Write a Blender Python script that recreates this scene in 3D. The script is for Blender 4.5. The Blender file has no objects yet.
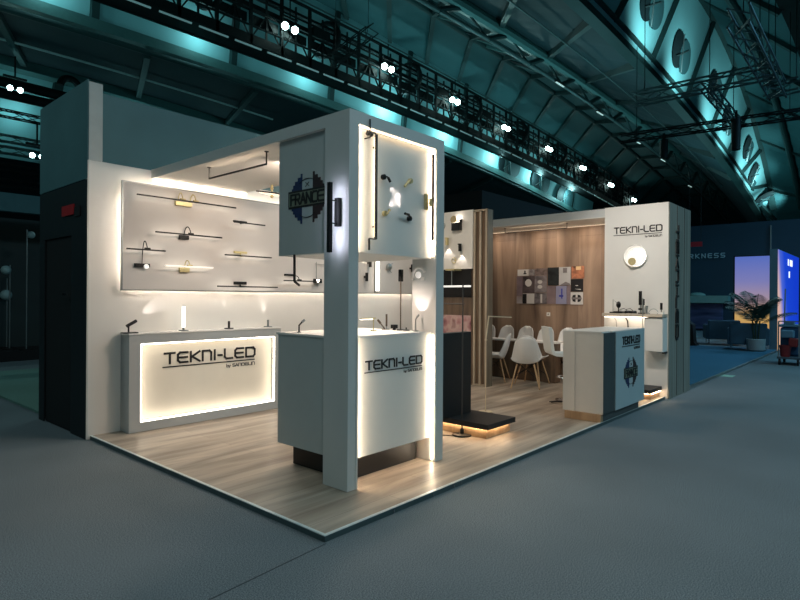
import bpy, bmesh, math, random
from mathutils import Vector, Matrix
random.seed(7)
S = bpy.context.scene
COL = S.collection
V = Vector

# ------------------------------------------------------------------ camera
F_PX, YAW, Y0, ROLL = 567.0, math.radians(41.385), 297.4, 0.00638
XR, XD = math.sin(YAW), math.cos(YAW)          # world X seen as (right, depth)
YR, YD = -math.cos(YAW), math.sin(YAW)
CR, SR = math.cos(ROLL), math.sin(ROLL)
CAM = V((-2.287, -2.612, 1.49))
FL = 0.04                                       # top of the stand floor

def ray(px, py):
    a = (px - 400) / F_PX; b = (py - Y0) / F_PX
    r = a * CR + b * SR; u = a * SR - b * CR
    return V((r * XR + XD, r * YR + YD, u))

def on(px, py, axis, val):
    """photo measurement -> point on the plane axis=val where the thing stands"""
    w = ray(px, py); t = (val - CAM[axis]) / w[axis]
    return CAM + w * t
def onx(px, py, v): return on(px, py, 0, v)
def ony(px, py, v): return on(px, py, 1, v)
def onz(px, py, v): return on(px, py, 2, v)

cd = bpy.data.cameras.new('camera'); cam = bpy.data.objects.new('camera', cd); COL.objects.link(cam)
Rv = V((XR, YR, 0)); Fv = V((XD, YD, 0)); Uv = V((0, 0, 1))
cx = CR * Rv + SR * Uv; cy = -SR * Rv + CR * Uv; cz = -Fv
cam.matrix_world = Matrix(((cx.x, cy.x, cz.x, CAM.x), (cx.y, cy.y, cz.y, CAM.y), (cx.z, cy.z, cz.z, CAM.z), (0, 0, 0, 1)))
cd.sensor_width = 36; cd.lens = F_PX / 800 * 36
cd.shift_y = -(300 - Y0) / 800
cd.clip_end = 400; cd.clip_start = 0.05
S.camera = cam

# ------------------------------------------------------------------ materials
def lin(c):
    return tuple(((v / 255) / 12.92 if v / 255 <= 0.04045 else ((v / 255 + 0.055) / 1.055) ** 2.4) for v in c) + (1,)
MATS = {}
def mat(name, rgb, rough=0.5, metal=0.0, var=0.06, scale=6.0, emit=None, estr=0.0, stretch=None, bump=0.0, spec=0.5):
    """procedural painted / metal / plastic surface with fine noise variation"""
    if name in MATS: return MATS[name]
    m = bpy.data.materials.new(name); m.use_nodes = True
    nt = m.node_tree; N = nt.nodes; L = nt.links
    b = N['Principled BSDF']
    b.inputs['Roughness'].default_value = rough; b.inputs['Metallic'].default_value = metal
    b.inputs['Specular IOR Level'].default_value = spec
    c = lin(rgb)
    tc = N.new('ShaderNodeTexCoord'); nz = N.new('ShaderNodeTexNoise'); nz.inputs['Scale'].default_value = scale
    nz.inputs['Detail'].default_value = 4
    src = tc.outputs['Object']
    if stretch:
        mp = N.new('ShaderNodeMapping'); mp.inputs['Scale'].default_value = stretch
        L.new(src, mp.inputs['Vector']); src = mp.outputs['Vector']
    L.new(src, nz.inputs['Vector'])
    rp = N.new('ShaderNodeValToRGB')
    rp.color_ramp.elements[0].position = 0.3; rp.color_ramp.elements[1].position = 0.7
    rp.color_ramp.elements[0].color = tuple(v * (1 - var) for v in c[:3]) + (1,)
    rp.color_ramp.elements[1].color = tuple(min(1, v * (1 + var)) for v in c[:3]) + (1,)
    L.new(nz.outputs['Fac'], rp.inputs['Fac']); L.new(rp.outputs['Color'], b.inputs['Base Color'])
    if bump:
        bp = N.new('ShaderNodeBump'); bp.inputs['Strength'].default_value = bump; bp.inputs['Distance'].default_value = 0.01
        L.new(nz.outputs['Fac'], bp.inputs['Height']); L.new(bp.outputs['Normal'], b.inputs['Normal'])
    if emit:
        b.inputs['Emission Color'].default_value = lin(emit); b.inputs['Emission Strength'].default_value = estr
    MATS[name] = m
    return m

def wood(name, dark, light, plank=None, axis='X', grain=(1.0, 14, 14), rough=0.45, mid=None):
    if name in MATS: return MATS[name]
    m = bpy.data.materials.new(name); m.use_nodes = True
    nt = m.node_tree; N = nt.nodes; L = nt.links; b = N['Principled BSDF']
    b.inputs['Roughness'].default_value = rough
    tc = N.new('ShaderNodeTexCoord'); mp = N.new('ShaderNodeMapping'); mp.inputs['Scale'].default_value = grain
    L.new(tc.outputs['Object'], mp.inputs['Vector'])
    nz = N.new('ShaderNodeTexNoise'); nz.inputs['Scale'].default_value = 1.0; nz.inputs['Detail'].default_value = 6
    nz.inputs['Distortion'].default_value = 0.6
    L.new(mp.outputs['Vector'], nz.inputs['Vector'])
    rp = N.new('ShaderNodeValToRGB')
    rp.color_ramp.elements[0].position = 0.32; rp.color_ramp.elements[1].position = 0.70
    rp.color_ramp.elements[0].color = lin(dark); rp.color_ramp.elements[1].color = lin(light)
    L.new(nz.outputs['Fac'], rp.inputs['Fac'])
    out = rp.outputs['Color']
    if plank:
        br = N.new('ShaderNodeTexBrick'); br.offset = 0.37
        br.inputs['Color1'].default_value = (1, 1, 1, 1); br.inputs['Color2'].default_value = (0.70, 0.68, 0.66, 1)
        br.inputs['Mortar'].default_value = (0.42, 0.39, 0.36, 1)
        br.inputs['Scale'].default_value = 1; br.inputs['Mortar Size'].default_value = 0.0022
        br.inputs['Brick Width'].default_value = plank[0]; br.inputs['Row Height'].default_value = plank[1]
        if axis == 'X':
            L.new(tc.outputs['Object'], br.inputs['Vector'])
        else:                                   # boards run vertically on a wall facing -X
            m2 = N.new('ShaderNodeMapping'); m2.inputs['Rotation'].default_value = (0, math.pi / 2, math.pi / 2)
            sx = N.new('ShaderNodeSeparateXYZ'); cb = N.new('ShaderNodeCombineXYZ')
            L.new(tc.outputs['Object'], sx.inputs[0]); L.new(sx.outputs['Z'], cb.inputs['X']); L.new(sx.outputs['Y'], cb.inputs['Y'])
            L.new(cb.outputs[0], br.inputs['Vector'])
        mx = N.new('ShaderNodeMix'); mx.data_type = 'RGBA'; mx.blend_type = 'MULTIPLY'; mx.inputs['Factor'].default_value = 0.8
        L.new(out, mx.inputs[6]); L.new(br.outputs['Color'], mx.inputs[7]); out = mx.outputs[2]
    L.new(out, b.inputs['Base Color'])
    MATS[name] = m
    return m

def glow(name, rgb, strength):
    if name in MATS: return MATS[name]
    m = bpy.data.materials.new(name); m.use_nodes = True
    N = m.node_tree.nodes; b = N['Principled BSDF']
    b.inputs['Base Color'].default_value = (0.8, 0.8, 0.8, 1)
    b.inputs['Emission Color'].default_value = lin(rgb); b.inputs['Emission Strength'].default_value = strength
    MATS[name] = m
    return m

def carpet(name, a, bcol, scale=90):
    if name in MATS: return MATS[name]
    m = bpy.data.materials.new(name); m.use_nodes = True
    nt = m.node_tree; N = nt.nodes; L = nt.links; b = N['Principled BSDF']
    b.inputs['Roughness'].default_value = 0.95; b.inputs['Specular IOR Level'].default_value = 0.15
    tc = N.new('ShaderNodeTexCoord')
    n1 = N.new('ShaderNodeTexNoise'); n1.inputs['Scale'].default_value = scale; n1.inputs['Detail'].default_value = 3
    n2 = N.new('ShaderNodeTexNoise'); n2.inputs['Scale'].default_value = 0.7; n2.inputs['Detail'].default_value = 5
    L.new(tc.outputs['Object'], n1.inputs['Vector']); L.new(tc.outputs['Object'], n2.inputs['Vector'])
    mx = N.new('ShaderNodeMix'); mx.data_type = 'FLOAT'; mx.inputs[0].default_value = 0.16
    L.new(n1.outputs['Fac'], mx.inputs[2]); L.new(n2.outputs['Fac'], mx.inputs[3])
    rp = N.new('ShaderNodeValToRGB'); rp.color_ramp.elements[0].position = 0.36; rp.color_ramp.elements[1].position = 0.64
    rp.color_ramp.elements[0].color = lin(a); rp.color_ramp.elements[1].color = lin(bcol)
    L.new(mx.outputs[0], rp.inputs['Fac']); L.new(rp.outputs['Color'], b.inputs['Base Color'])
    bp = N.new('ShaderNodeBump'); bp.inputs['Strength'].default_value = 0.5; bp.inputs['Distance'].default_value = 0.004
    L.new(n1.outputs['Fac'], bp.inputs['Height']); L.new(bp.outputs['Normal'], b.inputs['Normal'])
    MATS[name] = m
    return m

def gradient_light(name, stops, strength, axis=2, cross=None):
    """backlit printed panel: the colour fades along one generated axis"""
    m = bpy.data.materials.new(name); m.use_nodes = True
    nt = m.node_tree; N = nt.nodes; L = nt.links; b = N['Principled BSDF']
    tc = N.new('ShaderNodeTexCoord'); sx = N.new('ShaderNodeSeparateXYZ'); L.new(tc.outputs['Generated'], sx.inputs[0])
    rp = N.new('ShaderNodeValToRGB')
    fac = sx.outputs[axis]
    if cross is not None:
        ad = N.new('ShaderNodeMath'); ad.operation = 'MULTIPLY_ADD'; ad.inputs[1].default_value = cross[1]
        L.new(sx.outputs[cross[0]], ad.inputs[0]); L.new(fac, ad.inputs[2]); fac = ad.outputs[0]
    L.new(fac, rp.inputs['Fac'])
    e = rp.color_ramp.elements
    e[0].position, e[0].color = stops[0][0], lin(stops[0][1]); e[1].position, e[1].color = stops[-1][0], lin(stops[-1][1])
    for p, c in stops[1:-1]:
        k = e.new(p); k.color = lin(c)
    b.inputs['Base Color'].default_value = (0.02, 0.02, 0.02, 1)
    L.new(rp.outputs['Color'], b.inputs['Emission Color']); b.inputs['Emission Strength'].default_value = strength
    MATS[name] = m
    return m

def blotch(name, cols, scale=5.0, kind='noise', rough=0.4, stretch=(1, 1, 1)):
    """printed picture: a few inks in procedural patches"""
    if name in MATS: return MATS[name]
    m = bpy.data.materials.new(name); m.use_nodes = True
    nt = m.node_tree; N = nt.nodes; L = nt.links; b = N['Principled BSDF']; b.inputs['Roughness'].default_value = rough
    tc = N.new('ShaderNodeTexCoord'); mp = N.new('ShaderNodeMapping'); mp.inputs['Scale'].default_value = stretch
    L.new(tc.outputs['Object'], mp.inputs['Vector'])
    if kind == 'noise':
        t = N.new('ShaderNodeTexNoise'); t.inputs['Scale'].default_value = scale; t.inputs['Detail'].default_value = 2; o = t.outputs['Fac']
    else:
        t = N.new('ShaderNodeTexVoronoi'); t.inputs['Scale'].default_value = scale; o = t.outputs['Distance']
    L.new(mp.outputs['Vector'], t.inputs['Vector'])
    rp = N.new('ShaderNodeValToRGB'); e = rp.color_ramp.elements
    n = len(cols)
    for i, c in enumerate(cols):
        p = 0.3 + 0.4 * i / max(1, n - 1)
        k = e[i] if i < 2 else e.new(p)
        k.position = p; k.color = lin(c)
    L.new(o, rp.inputs['Fac']); L.new(rp.outputs['Color'], b.inputs['Base Color'])
    MATS[name] = m
    return m

WHITE = mat('white_paint', (228, 226, 220), 0.55, var=0.02, scale=3)
BOARD = mat('warm_grey_board', (210, 206, 202), 0.6, var=0.02, scale=3)
GREYP = mat('grey_front_paint', (176, 180, 180), 0.5, var=0.02, scale=3)
TOPW = mat('worktop_laminate', (232, 230, 226), 0.35, var=0.02)
BLACKM = mat('black_satin_metal', (18, 18, 19), 0.4, 0.3, var=0.1)
BLACKP = mat('black_laminate', (20, 21, 23), 0.5, var=0.08)
NEARBLK = mat('black_board', (10, 12, 14), 0.8, var=0.1)
GOLD = mat('brushed_brass', (208, 194, 146), 0.42, 0.5, var=0.08, scale=30)
CHROME = mat('chrome', (200, 200, 200), 0.2, 1.0, var=0.03)
ALU = mat('aluminium_trim', (150, 158, 158), 0.35, 0.8, var=0.08, scale=12)
LETTER = mat('black_lettering', (22, 20, 20), 0.5, var=0.05)
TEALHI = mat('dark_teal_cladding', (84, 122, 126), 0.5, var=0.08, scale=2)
TEALLO = mat('shade_darkened_teal_cladding', (18, 27, 31), 0.6, var=0.08, scale=2)  # lower cladding darkened: shade down the tower is put into the colour
FLOORW = wood('oak_laminate_floor', (136, 122, 108), (208, 194, 176), plank=(1.25, 0.19), grain=(0.8, 6, 6), rough=0.42)
WALLW = wood('walnut_wall_boards', (106, 86, 73), (188, 160, 136), plank=(2.6, 0.42), axis='Z', grain=(3.2, 3.2, 0.4), rough=0.5)
SLATW = wood('pale_oak_slat', (160, 146, 128), (196, 182, 160), grain=(14, 14, 1))
SLATD = wood('brown_oak_panel', (84, 68, 54), (120, 98, 78), grain=(14, 14, 1))
GREYW = wood('grey_oak_laminate', (112, 114, 106), (150, 152, 142), grain=(16, 16, 0.7))
SHELFW = wood('bleached_oak', (176, 164, 146), (206, 194, 176), grain=(12, 1.2, 12))
PLINW = wood('oak_plinth', (160, 128, 96), (196, 164, 128), grain=(9, 9, 1.5))
EDGE = mat('pale_edge_profile', (226, 234, 232), .35, .15, var=.1, scale=8)
HALLC = carpet('grey_hall_carpet', (80, 89, 93), (138, 148, 153), 140)
BLUEC = carpet('blue_stand_carpet', (58, 98, 122), (80, 124, 148))
GREENC = carpet('green_grey_stand_carpet', (96, 128, 118), (116, 148, 138))
WARM = glow('warm_led_strip', (255, 238, 220), 52)
COVE = glow('cove_led', (255, 236, 210), 16)
WARMS = glow('warm_led_edge', (255, 222, 180), 20)
WARMP = glow('portal_led_strip', (255, 230, 198), 48)
COOL = glow('neutral_led', (255, 240, 220), 9.0)
TUBEG = glow('glowing_tube', (255, 246, 230), 3.2)
LAMPG = glow('lamp_lens', (255, 244, 226), 7)
HALLG = glow('floodlight_lens', (208, 255, 250), 28)
STEELD = mat('dark_roof_steel', (44, 68, 68), 0.6, 0.2, var=0.12, scale=1.2)
STEELB = mat('black_rigging_steel', (20, 26, 27), 0.6, 0.3, var=0.12)
RIGG = mat('aluminium_rigging', (96, 112, 112), 0.45, 0.5, var=0.1)
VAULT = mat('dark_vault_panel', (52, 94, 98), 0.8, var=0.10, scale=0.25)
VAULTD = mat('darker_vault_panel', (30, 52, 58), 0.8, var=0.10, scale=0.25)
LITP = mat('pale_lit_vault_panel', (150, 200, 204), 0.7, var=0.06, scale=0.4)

# ------------------------------------------------------------------ mesh builder
class MB:
    def __init__(self): self.bm = bmesh.new()
    def _add(self, pts, faces):
        vs = [self.bm.verts.new(p) for p in pts]
        for f in faces:
            try: self.bm.faces.new([vs[i] for i in f])
            except ValueError: pass
        return self
    def box(self, x0, x1, y0, y1, z0, z1, bev=0.0):
        p = [V((x, y, z)) for z in (min(z0, z1), max(z0, z1)) for y in (min(y0, y1), max(y0, y1)) for x in (min(x0, x1), max(x0, x1))]
        fs = [(0, 2, 3, 1), (4, 5, 7, 6), (0, 1, 5, 4), (2, 6, 7, 3), (0, 4, 6, 2), (1, 3, 7, 5)]
        if bev <= 0: return self._add(p, fs)
        t = bmesh.new(); vs = [t.verts.new(q) for q in p]
        for f in fs: t.faces.new([vs[i] for i in f])
        bmesh.ops.bevel(t, geom=list(t.edges), offset=bev, segments=2, affect='EDGES', profile=0.5)
        return self._merge(t)
    def _merge(self, t):
        mp = {}
        for v in t.verts: mp[v] = self.bm.verts.new(v.co)
        for f in t.faces:
            try: self.bm.faces.new([mp[v] for v in f.verts])
            except ValueError: pass
        t.free(); return self
    def fbox(self, O, U, W, u0, u1, w0, w1, n0, n1):
        """box in a frame: O origin, U and W in-plane axes, N = U x W outwards"""
        Nn = U.cross(W)
        p = [O + U * u + W * w + Nn * n for n in (n0, n1) for w in (w0, w1) for u in (u0, u1)]
        return self._add(p, [(0, 2, 3, 1), (4, 5, 7, 6), (0, 1, 5, 4), (2, 6, 7, 3), (0, 4, 6, 2), (1, 3, 7, 5)])
    def prism(self, O, U, W, poly, n0, n1):
        Nn = U.cross(W); k = len(poly)
        p = [O + U * a + W * b + Nn * n0 for a, b in poly] + [O + U * a + W * b + Nn * n1 for a, b in poly]
        fs = [tuple(range(k))[::-1], tuple(range(k, 2 * k))] + [(i, (i + 1) % k, k + (i + 1) % k, k + i) for i in range(k)]
        return self._add(p, fs)
    def cyl(self, p, q, r, r2=None, seg=14, cap=True):
        p = V(p); q = V(q); r2 = r if r2 is None else r2
        d = (q - p).normalized(); a = d.orthogonal().normalized(); b = d.cross(a)
        pts = []
        for c, rr in ((p, r), (q, r2)):
            for i in range(seg):
                t = 2 * math.pi * i / seg
                pts.append(c + (a * math.cos(t) + b * math.sin(t)) * rr)
        fs = [(i, (i + 1) % seg, seg + (i + 1) % seg, seg + i) for i in range(seg)]
        if cap: fs += [tuple(range(seg))[::-1], tuple(range(seg, 2 * seg))]
        return self._add(pts, fs)
    def bar(self, p, q, w, h=None):
        """square section bar between two points"""
        p = V(p); q = V(q); h = h or w
        d = (q - p).normalized(); s = d.cross(V((0, 0, 1)))
        s = s.normalized() if s.length > 1e-4 else V((1, 0, 0)); u = s.cross(d)
        pts = [c + s * a * w / 2 + u * b * h / 2 for c in (p, q) for a, b in ((-1, -1), (1, -1), (1, 1), (-1, 1))]
        return self._add(pts, [(3, 2, 1, 0), (4, 5, 6, 7), (0, 1, 5, 4), (1, 2, 6, 5), (2, 3, 7, 6), (3, 0, 4, 7)])
    def tube(self, pts, r, seg=8):
        pts = [V(p) for p in pts]; n = len(pts); rings = []
        a = None
        for i, p in enumerate(pts):
            d = (pts[min(i + 1, n - 1)] - pts[max(i - 1, 0)]).normalized()
            if a is None: a = d.orthogonal().normalized()
            a = (a - d * a.dot(d)).normalized(); b = d.cross(a)
            rings.append([self.bm.verts.new(p + (a * math.cos(2 * math.pi * k / seg) + b * math.sin(2 * math.pi * k / seg)) * r) for k in range(seg)])
        for i in range(n - 1):
            for k in range(seg):
                self.bm.faces.new((rings[i][k], rings[i][(k + 1) % seg], rings[i + 1][(k + 1) % seg], rings[i + 1][k]))
        self.bm.faces.new(rings[0][::-1]); self.bm.faces.new(rings[-1])
        return self
    def sphere(self, c, r, sx=1, sy=1, sz=1, u=16, v=10):
        t = bmesh.new(); bmesh.ops.create_uvsphere(t, u_segments=u, v_segments=v, radius=r)
        for q in t.verts: q.co = V((q.co.x * sx, q.co.y * sy, q.co.z * sz)) + V(c)
        return self._merge(t)
    def lathe(self, c, prof, seg=20, axis=None):
        """revolve (radius, height) pairs around an axis (default Z)"""
        d = V(axis).normalized() if axis else V((0, 0, 1))
        a = d.orthogonal().normalized(); b = d.cross(a); c = V(c); rings = []
        for r, h in prof:
            rings.append([self.bm.verts.new(c + d * h + (a * math.cos(2 * math.pi * k / seg) + b * math.sin(2 * math.pi * k / seg)) * max(r, 1e-4)) for k in range(seg)])
        for i in range(len(rings) - 1):
            for k in range(seg):
                self.bm.faces.new((rings[i][k], rings[i][(k + 1) % seg], rings[i + 1][(k + 1) % seg], rings[i + 1][k]))
        self.bm.faces.new(rings[0][::-1]); self.bm.faces.new(rings[-1])
        return self
    def ring(self, c, axis, R, r, seg=28, s2=8, a0=0, a1=2 * math.pi):
        d = V(axis).normalized(); a = d.orthogonal().normalized()
        if abs(d.z) < 0.9: a = V((0, 0, 1)).cross(d).normalized()
        b = d.cross(a)
        pts = [V(c) + (a * math.cos(a0 + (a1 - a0) * k / seg) + b * math.sin(a0 + (a1 - a0) * k / seg)) * R for k in range(seg + 1)]
        return self.tube(pts, r, s2)
    def build(self, name, m, parent=None, smooth=None, world=True):
        if parent is not None and world:
            bmesh.ops.translate(self.bm, verts=self.bm.verts, vec=-root_loc(parent))
        bmesh.ops.recalc_face_normals(self.bm, faces=self.bm.faces)
        me = bpy.data.meshes.new(name); self.bm.to_mesh(me); self.bm.free()
        o = bpy.data.objects.new(name, me); COL.objects.link(o)
        me.materials.append(m)
        if parent is not None: o.parent = parent
        if smooth:
            for p in me.polygons: p.use_smooth = True
            md = o.modifiers.new('edges', 'EDGE_SPLIT'); md.split_angle = math.radians(35)
        return o

def root_loc(o):
    while o.parent is not None: o = o.parent
    return o.location.copy()
def tag(o, label, cat, group=None, kind=None):
    o['label'] = label; o['category'] = cat
    if group: o['group'] = group
    if kind: o['kind'] = kind
    return o
def thing(name, label, cat, loc=(0, 0, 0), group=None, rot=None):
    o = bpy.data.objects.new(name, None); COL.objects.link(o); o.empty_display_size = 0.1
    o.location = V(loc)
    if rot is not None: o.rotation_euler = (0, 0, rot)
    return tag(o, label, cat, group)
def struct(mb, name, m, **k):
    o = mb.build(name, m, **k)
    if k.get('parent') is None: o['kind'] = 'structure'
    return o
def copy_tree(o, parent=None):
    c = o.copy(); COL.objects.link(c)
    if parent is not None: c.parent = parent
    for ch in list(o.children): copy_tree(ch, c)
    return c
def light(kind, loc, energy, color=(255, 236, 210), size=0.05, aim=None, spot=None, blend=0.6):
    ld = bpy.data.lights.new('lamp_or_fill_light', kind); ld.energy = energy; ld.color = lin(color)[:3]
    if kind == 'AREA': ld.shape = 'DISK'; ld.size = size
    else: ld.shadow_soft_size = size
    if kind == 'SPOT': ld.spot_size = math.radians(spot); ld.spot_blend = blend
    o = bpy.data.objects.new('lamp_or_fill_light', ld); COL.objects.link(o); o.location = V(loc)
    if aim is not None: o.rotation_euler = (V(aim) - V(loc)).to_track_quat('-Z', 'Y').to_euler()
    return o

# ------------------------------------------------------------------ lettering
G = {
 'T': (1.0, [[(0, 1), (1, 1)], [(.52, 1), (.52, 0)]]),
 'E': (1.0, [[(1, 1), (.22, 1), (0, .8), (0, .2), (.22, 0), (1, 0)], [(0, .5), (.95, .5)]]),
 'K': (.95, [[(0, 1), (0, 0)], [(.95, 1), (.15, .5), (.95, 0)], [(0, .5), (.15, .5)]]),
 'n': (.95, [[(0, 0), (0, 1), (.75, 1), (.95, .8), (.95, 0)]]),
 'I': (.12, [[(.06, 0), (.06, 1)]]),
 '-': (.42, [[(0, .42), (.42, .42)]]),
 'L': (.9, [[(0, 1), (0, .2), (.2, 0), (.9, 0)]]),
 'D': (1.1, [[(0, 0), (0, 1), (.9, 1), (1.1, .8), (1.1, .2), (.9, 0), (0, 0)]]),
 'F': (.7, [[(0, 0), (0, 1), (.7, 1)], [(0, .52), (.6, .52)]]),
 'R': (.75, [[(0, 0), (0, 1), (.6, 1), (.75, .85), (.75, .62), (.6, .48), (0, .48)], [(.35, .48), (.75, 0)]]),
 'A': (.85, [[(0, 0), (.42, 1), (.85, 0)], [(.17, .34), (.68, .34)]]),
 'N': (.8, [[(0, 0), (0, 1), (.8, 0), (.8, 1)]]),
 'C': (.8, [[(.8, 1), (.2, 1), (0, .8), (0, .2), (.2, 0), (.8, 0)]]),
 'S': (.8, [[(.8, 1), (.15, 1), (0, .85), (0, .62), (.15, .5), (.65, .5), (.8, .38), (.8, .15), (.65, 0), (0, 0)]]),
 'b': (.6, [[(0, 1), (0, 0), (.6, 0), (.6, .55), (0, .55)]]),
 'y': (.6, [[(0, .6), (.3, .05)], [(.6, .6), (.15, -.3)]]),
 'G': (.8, [[(.8, 1), (.2, 1), (0, .8), (0, .2), (.2, 0), (.8, 0), (.8, .45), (.4, .45)]]),
 'O': (.85, [[(.2, 0), (.65, 0), (.85, .2), (.85, .8), (.65, 1), (.2, 1), (0, .8), (0, .2), (.2, 0)]]),
 ' ': (.4, []),
}
def text_w(s, gap=.2): return sum(G[c][0] for c in s) + gap * (len(s) - 1)
def letters(mb, s, O, U, W, width, h, t, depth, gap=.2):
    """techno stroke lettering laid on a surface: width x h metres, stroke t"""
    sx = width / text_w(s, gap); x = 0; k = 0
    for c in s:
        w, strokes = G[c]
        for st in strokes:
            for (a, b), (c2, d2) in zip(st, st[1:]):
                p = V(((x + a) * sx, b * h, 0)); q = V(((x + c2) * sx, d2 * h, 0)); dv = (q - p)
                if dv.length < 1e-6: continue
                dn = dv.normalized(); nn = V((-dn.y, dn.x, 0)) * t / 2; e = dn * t * 0.45
                k += 1; dd = depth + (k % 5) * depth * 0.06
                poly = [(p - e - nn), (q + e - nn), (q + e + nn), (p - e + nn)]
                mb.prism(O, U, W, [(v.x, v.y) for v in poly], 0.0, dd)
        x += w + gap
def logo(parent, O, U, W, width, h, t, m=LETTER, depth=0.006, by=True, line_m=None):
    mb = MB(); letters(mb, 'TEKnI-LED', O, U, W, width, h, t, depth, gap=.34)
    a = mb.build('lettering', m, parent)
    mb = MB(); mb.fbox(O, U, W, -0.02 * width, width, -0.42 * h, -0.42 * h + t * 0.55, 0, depth * 0.8); mb.build('lettering_underline', line_m or m, parent)
    if by:
        mb = MB(); letters(mb, 'by SAnDELIn', O + U * width * 0.66 - W * h * 0.95, U, W, width * 0.34, h * 0.30, t * 0.34, depth * 0.6)
        mb.build('tagline', mat('grey_tagline', (84, 80, 78), .5), parent)
    return a

def badge(parent, O, U, W, R, sx=1.0, banner_rgb=(120, 130, 112)):
    """round notched tricolour badge with a FRANCE banner; O is its centre"""
    navy = mat('badge_navy', (28, 48, 92), 0.5); dark = mat('badge_brown_black', (52, 34, 36), 0.5)
    ban = mat('badge_banner', banner_rgb, 0.5); wh = mat('badge_white', (186, 196, 198), 0.5)
    def edge(th):
        return R * (1.0 if int(th / (2 * math.pi) * 36) % 2 == 0 else 0.93)
    top = 0.30 * R; bot = -0.30 * R; xs = 0.30 * R
    def half(sgn, lo, hi):
        pts = []
        n = 5
        for i in range(n):                     # stepped outline along the rim
            v0 = lo + (hi - lo) * i / n; v1 = lo + (hi - lo) * (i + 1) / n
            vm = max(abs(v0), abs(v1)); u = math.sqrt(max(0, R * R - min(R, vm) ** 2)); u = max(u, xs * 1.3)
            pts += [(u, v0), (u, v1)]
        poly = [(xs, lo)] + pts + [(xs, hi)]
        if sgn < 0: poly = [(-a, b) for a, b in poly][::-1]
        return [(a * sx, b) for a, b in poly]
    for lo, hi in ((top, R * 0.96), (-R * 0.96, bot)):
        mb = MB(); mb.prism(O, U, W, half(-1, lo, hi), 0, .004); mb.build('badge_blue_field', navy, parent)
    for lo, hi in ((top, R * 0.96), (-R * 0.96, bot)):
        mb = MB(); mb.prism(O, U, W, half(1, lo, hi), 0, .004); mb.build('badge_dark_field', dark, parent)
    for lo, hi in ((top, R * 0.72), (-R * 0.72, bot)):
        mb = MB(); mb.fbox(O, U, W, -xs * sx, xs * sx, lo, hi, 0, .003); mb.build('badge_pale_field', wh, parent)
    mb = MB()
    for a0 in (0, math.pi):
        pts = [(math.cos(a) * R * .74, math.sin(a) * R * .74) for a in [a0 + math.pi * (0.30 + 0.4 * k / 14) for k in range(15)]]
        for (a, b2), (c, d) in zip(pts, pts[1:]):
            mb.bar(O + U * a * sx + W * b2 + U.cross(W) * .004, O + U * c * sx + W * d + U.cross(W) * .004, R * .035, .004)
    for s in (-1, 1):
        mb.bar(O + U * (-.1 * R * sx) + W * R * (.52 - .08 * s) + U.cross(W) * .004, O + U * (.1 * R * sx) + W * R * (.52 + .08 * s) + U.cross(W) * .004, R * .03, .004)
    mb.build('badge_arcs', LETTER, parent)
    mb = MB(); mb.fbox(O, U, W, -1.1 * R * sx, 1.1 * R * sx, bot - .04 * R, top + .04 * R, 0.001, .006); mb.build('badge_banner_border', LETTER, parent)
    mb = MB(); mb.fbox(O, U, W, -1.04 * R * sx, 1.04 * R * sx, bot + .04 * R, top - .04 * R, 0.002, .008); bn = mb.build('badge_banner', ban, parent)
    mb = MB(); letters(mb, 'FRANCE', O + U * (-.92 * R * sx) + W * (-.19 * R) + U.cross(W) * .008, U, W, 1.84 * R * sx, 0.38 * R, .08 * R, .004, gap=.22)
    mb.build('lettering', LETTER, parent)

X = V((1, 0, 0)); Y = V((0, 1, 0)); Z = V((0, 0, 1))
# frames: surfaces facing -Y use U=X, W=Z (X x Z = -Y); surfaces facing -X use U=-Y, W=Z (-Y x Z = -X)
NY = (X, Z); NX = (-Y, Z)

Z0 = V((0, 0, 1))
# ================================================================== SETTING
m = MB(); m.box(-60, 120, -70, 60, -0.1, 0.0); struct(m, 'floor', HALLC)
seam = mat('carpet_seam', (74, 80, 84), 0.95)
sa, sb = onz(215, 596, 0), onz(60, 672, 0)
m = MB(); m.bar(V((-.01, -.02, .0005)), sa + (sb - sa) * .9 + Z0 * .0005, .007, .003); struct(m, 'trim_1', seam)
# stand floor with its aluminium edge profile
m = MB(); m.box(0.012, 7.79, 0.012, 4.3, 0.0, FL - .004); struct(m, 'floor_2', FLOORW)
m = MB()
m.box(-.002, 0.006, 0, 3.66, 0.0, FL - .004); m.box(-.002, 7.79, -.002, 0.006, 0.0, FL - .004)
struct(m, 'trim_3', mat('dark_edge_profile', (74, 92, 94), .5, .2, var=.1, scale=8))
m = MB()
m.box(-.003, 0.019, 0.019, 3.66, FL - .004, FL + .002); m.box(-.003, 7.79, -.003, 0.019, FL - .004, FL + .002)
struct(m, 'trim_9', EDGE)
m = MB()
for x in (0.62, 1.06, 1.32, 1.42, 1.62): m.box(x, x + .012, -.006, .001, .004, .03)
struct(m, 'trim_4', CHROME)
# neighbouring stand floors
m = MB(); m.box(7.79, 17.35, 0.0, 14.0, 0.0, FL); struct(m, 'floor_3', BLUEC)
m = MB(); m.box(7.79, 17.35, -0.012, 0.0, 0.0, FL + .004); m.box(7.79, 17.35, -.012, .03, FL, FL + .006); struct(m, 'trim_5', ALU)
m = MB(); m.box(0.06, 7.0, 5.3, 10.3, 0.0, 0.03); struct(m, 'floor_4', GREENC)

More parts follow.
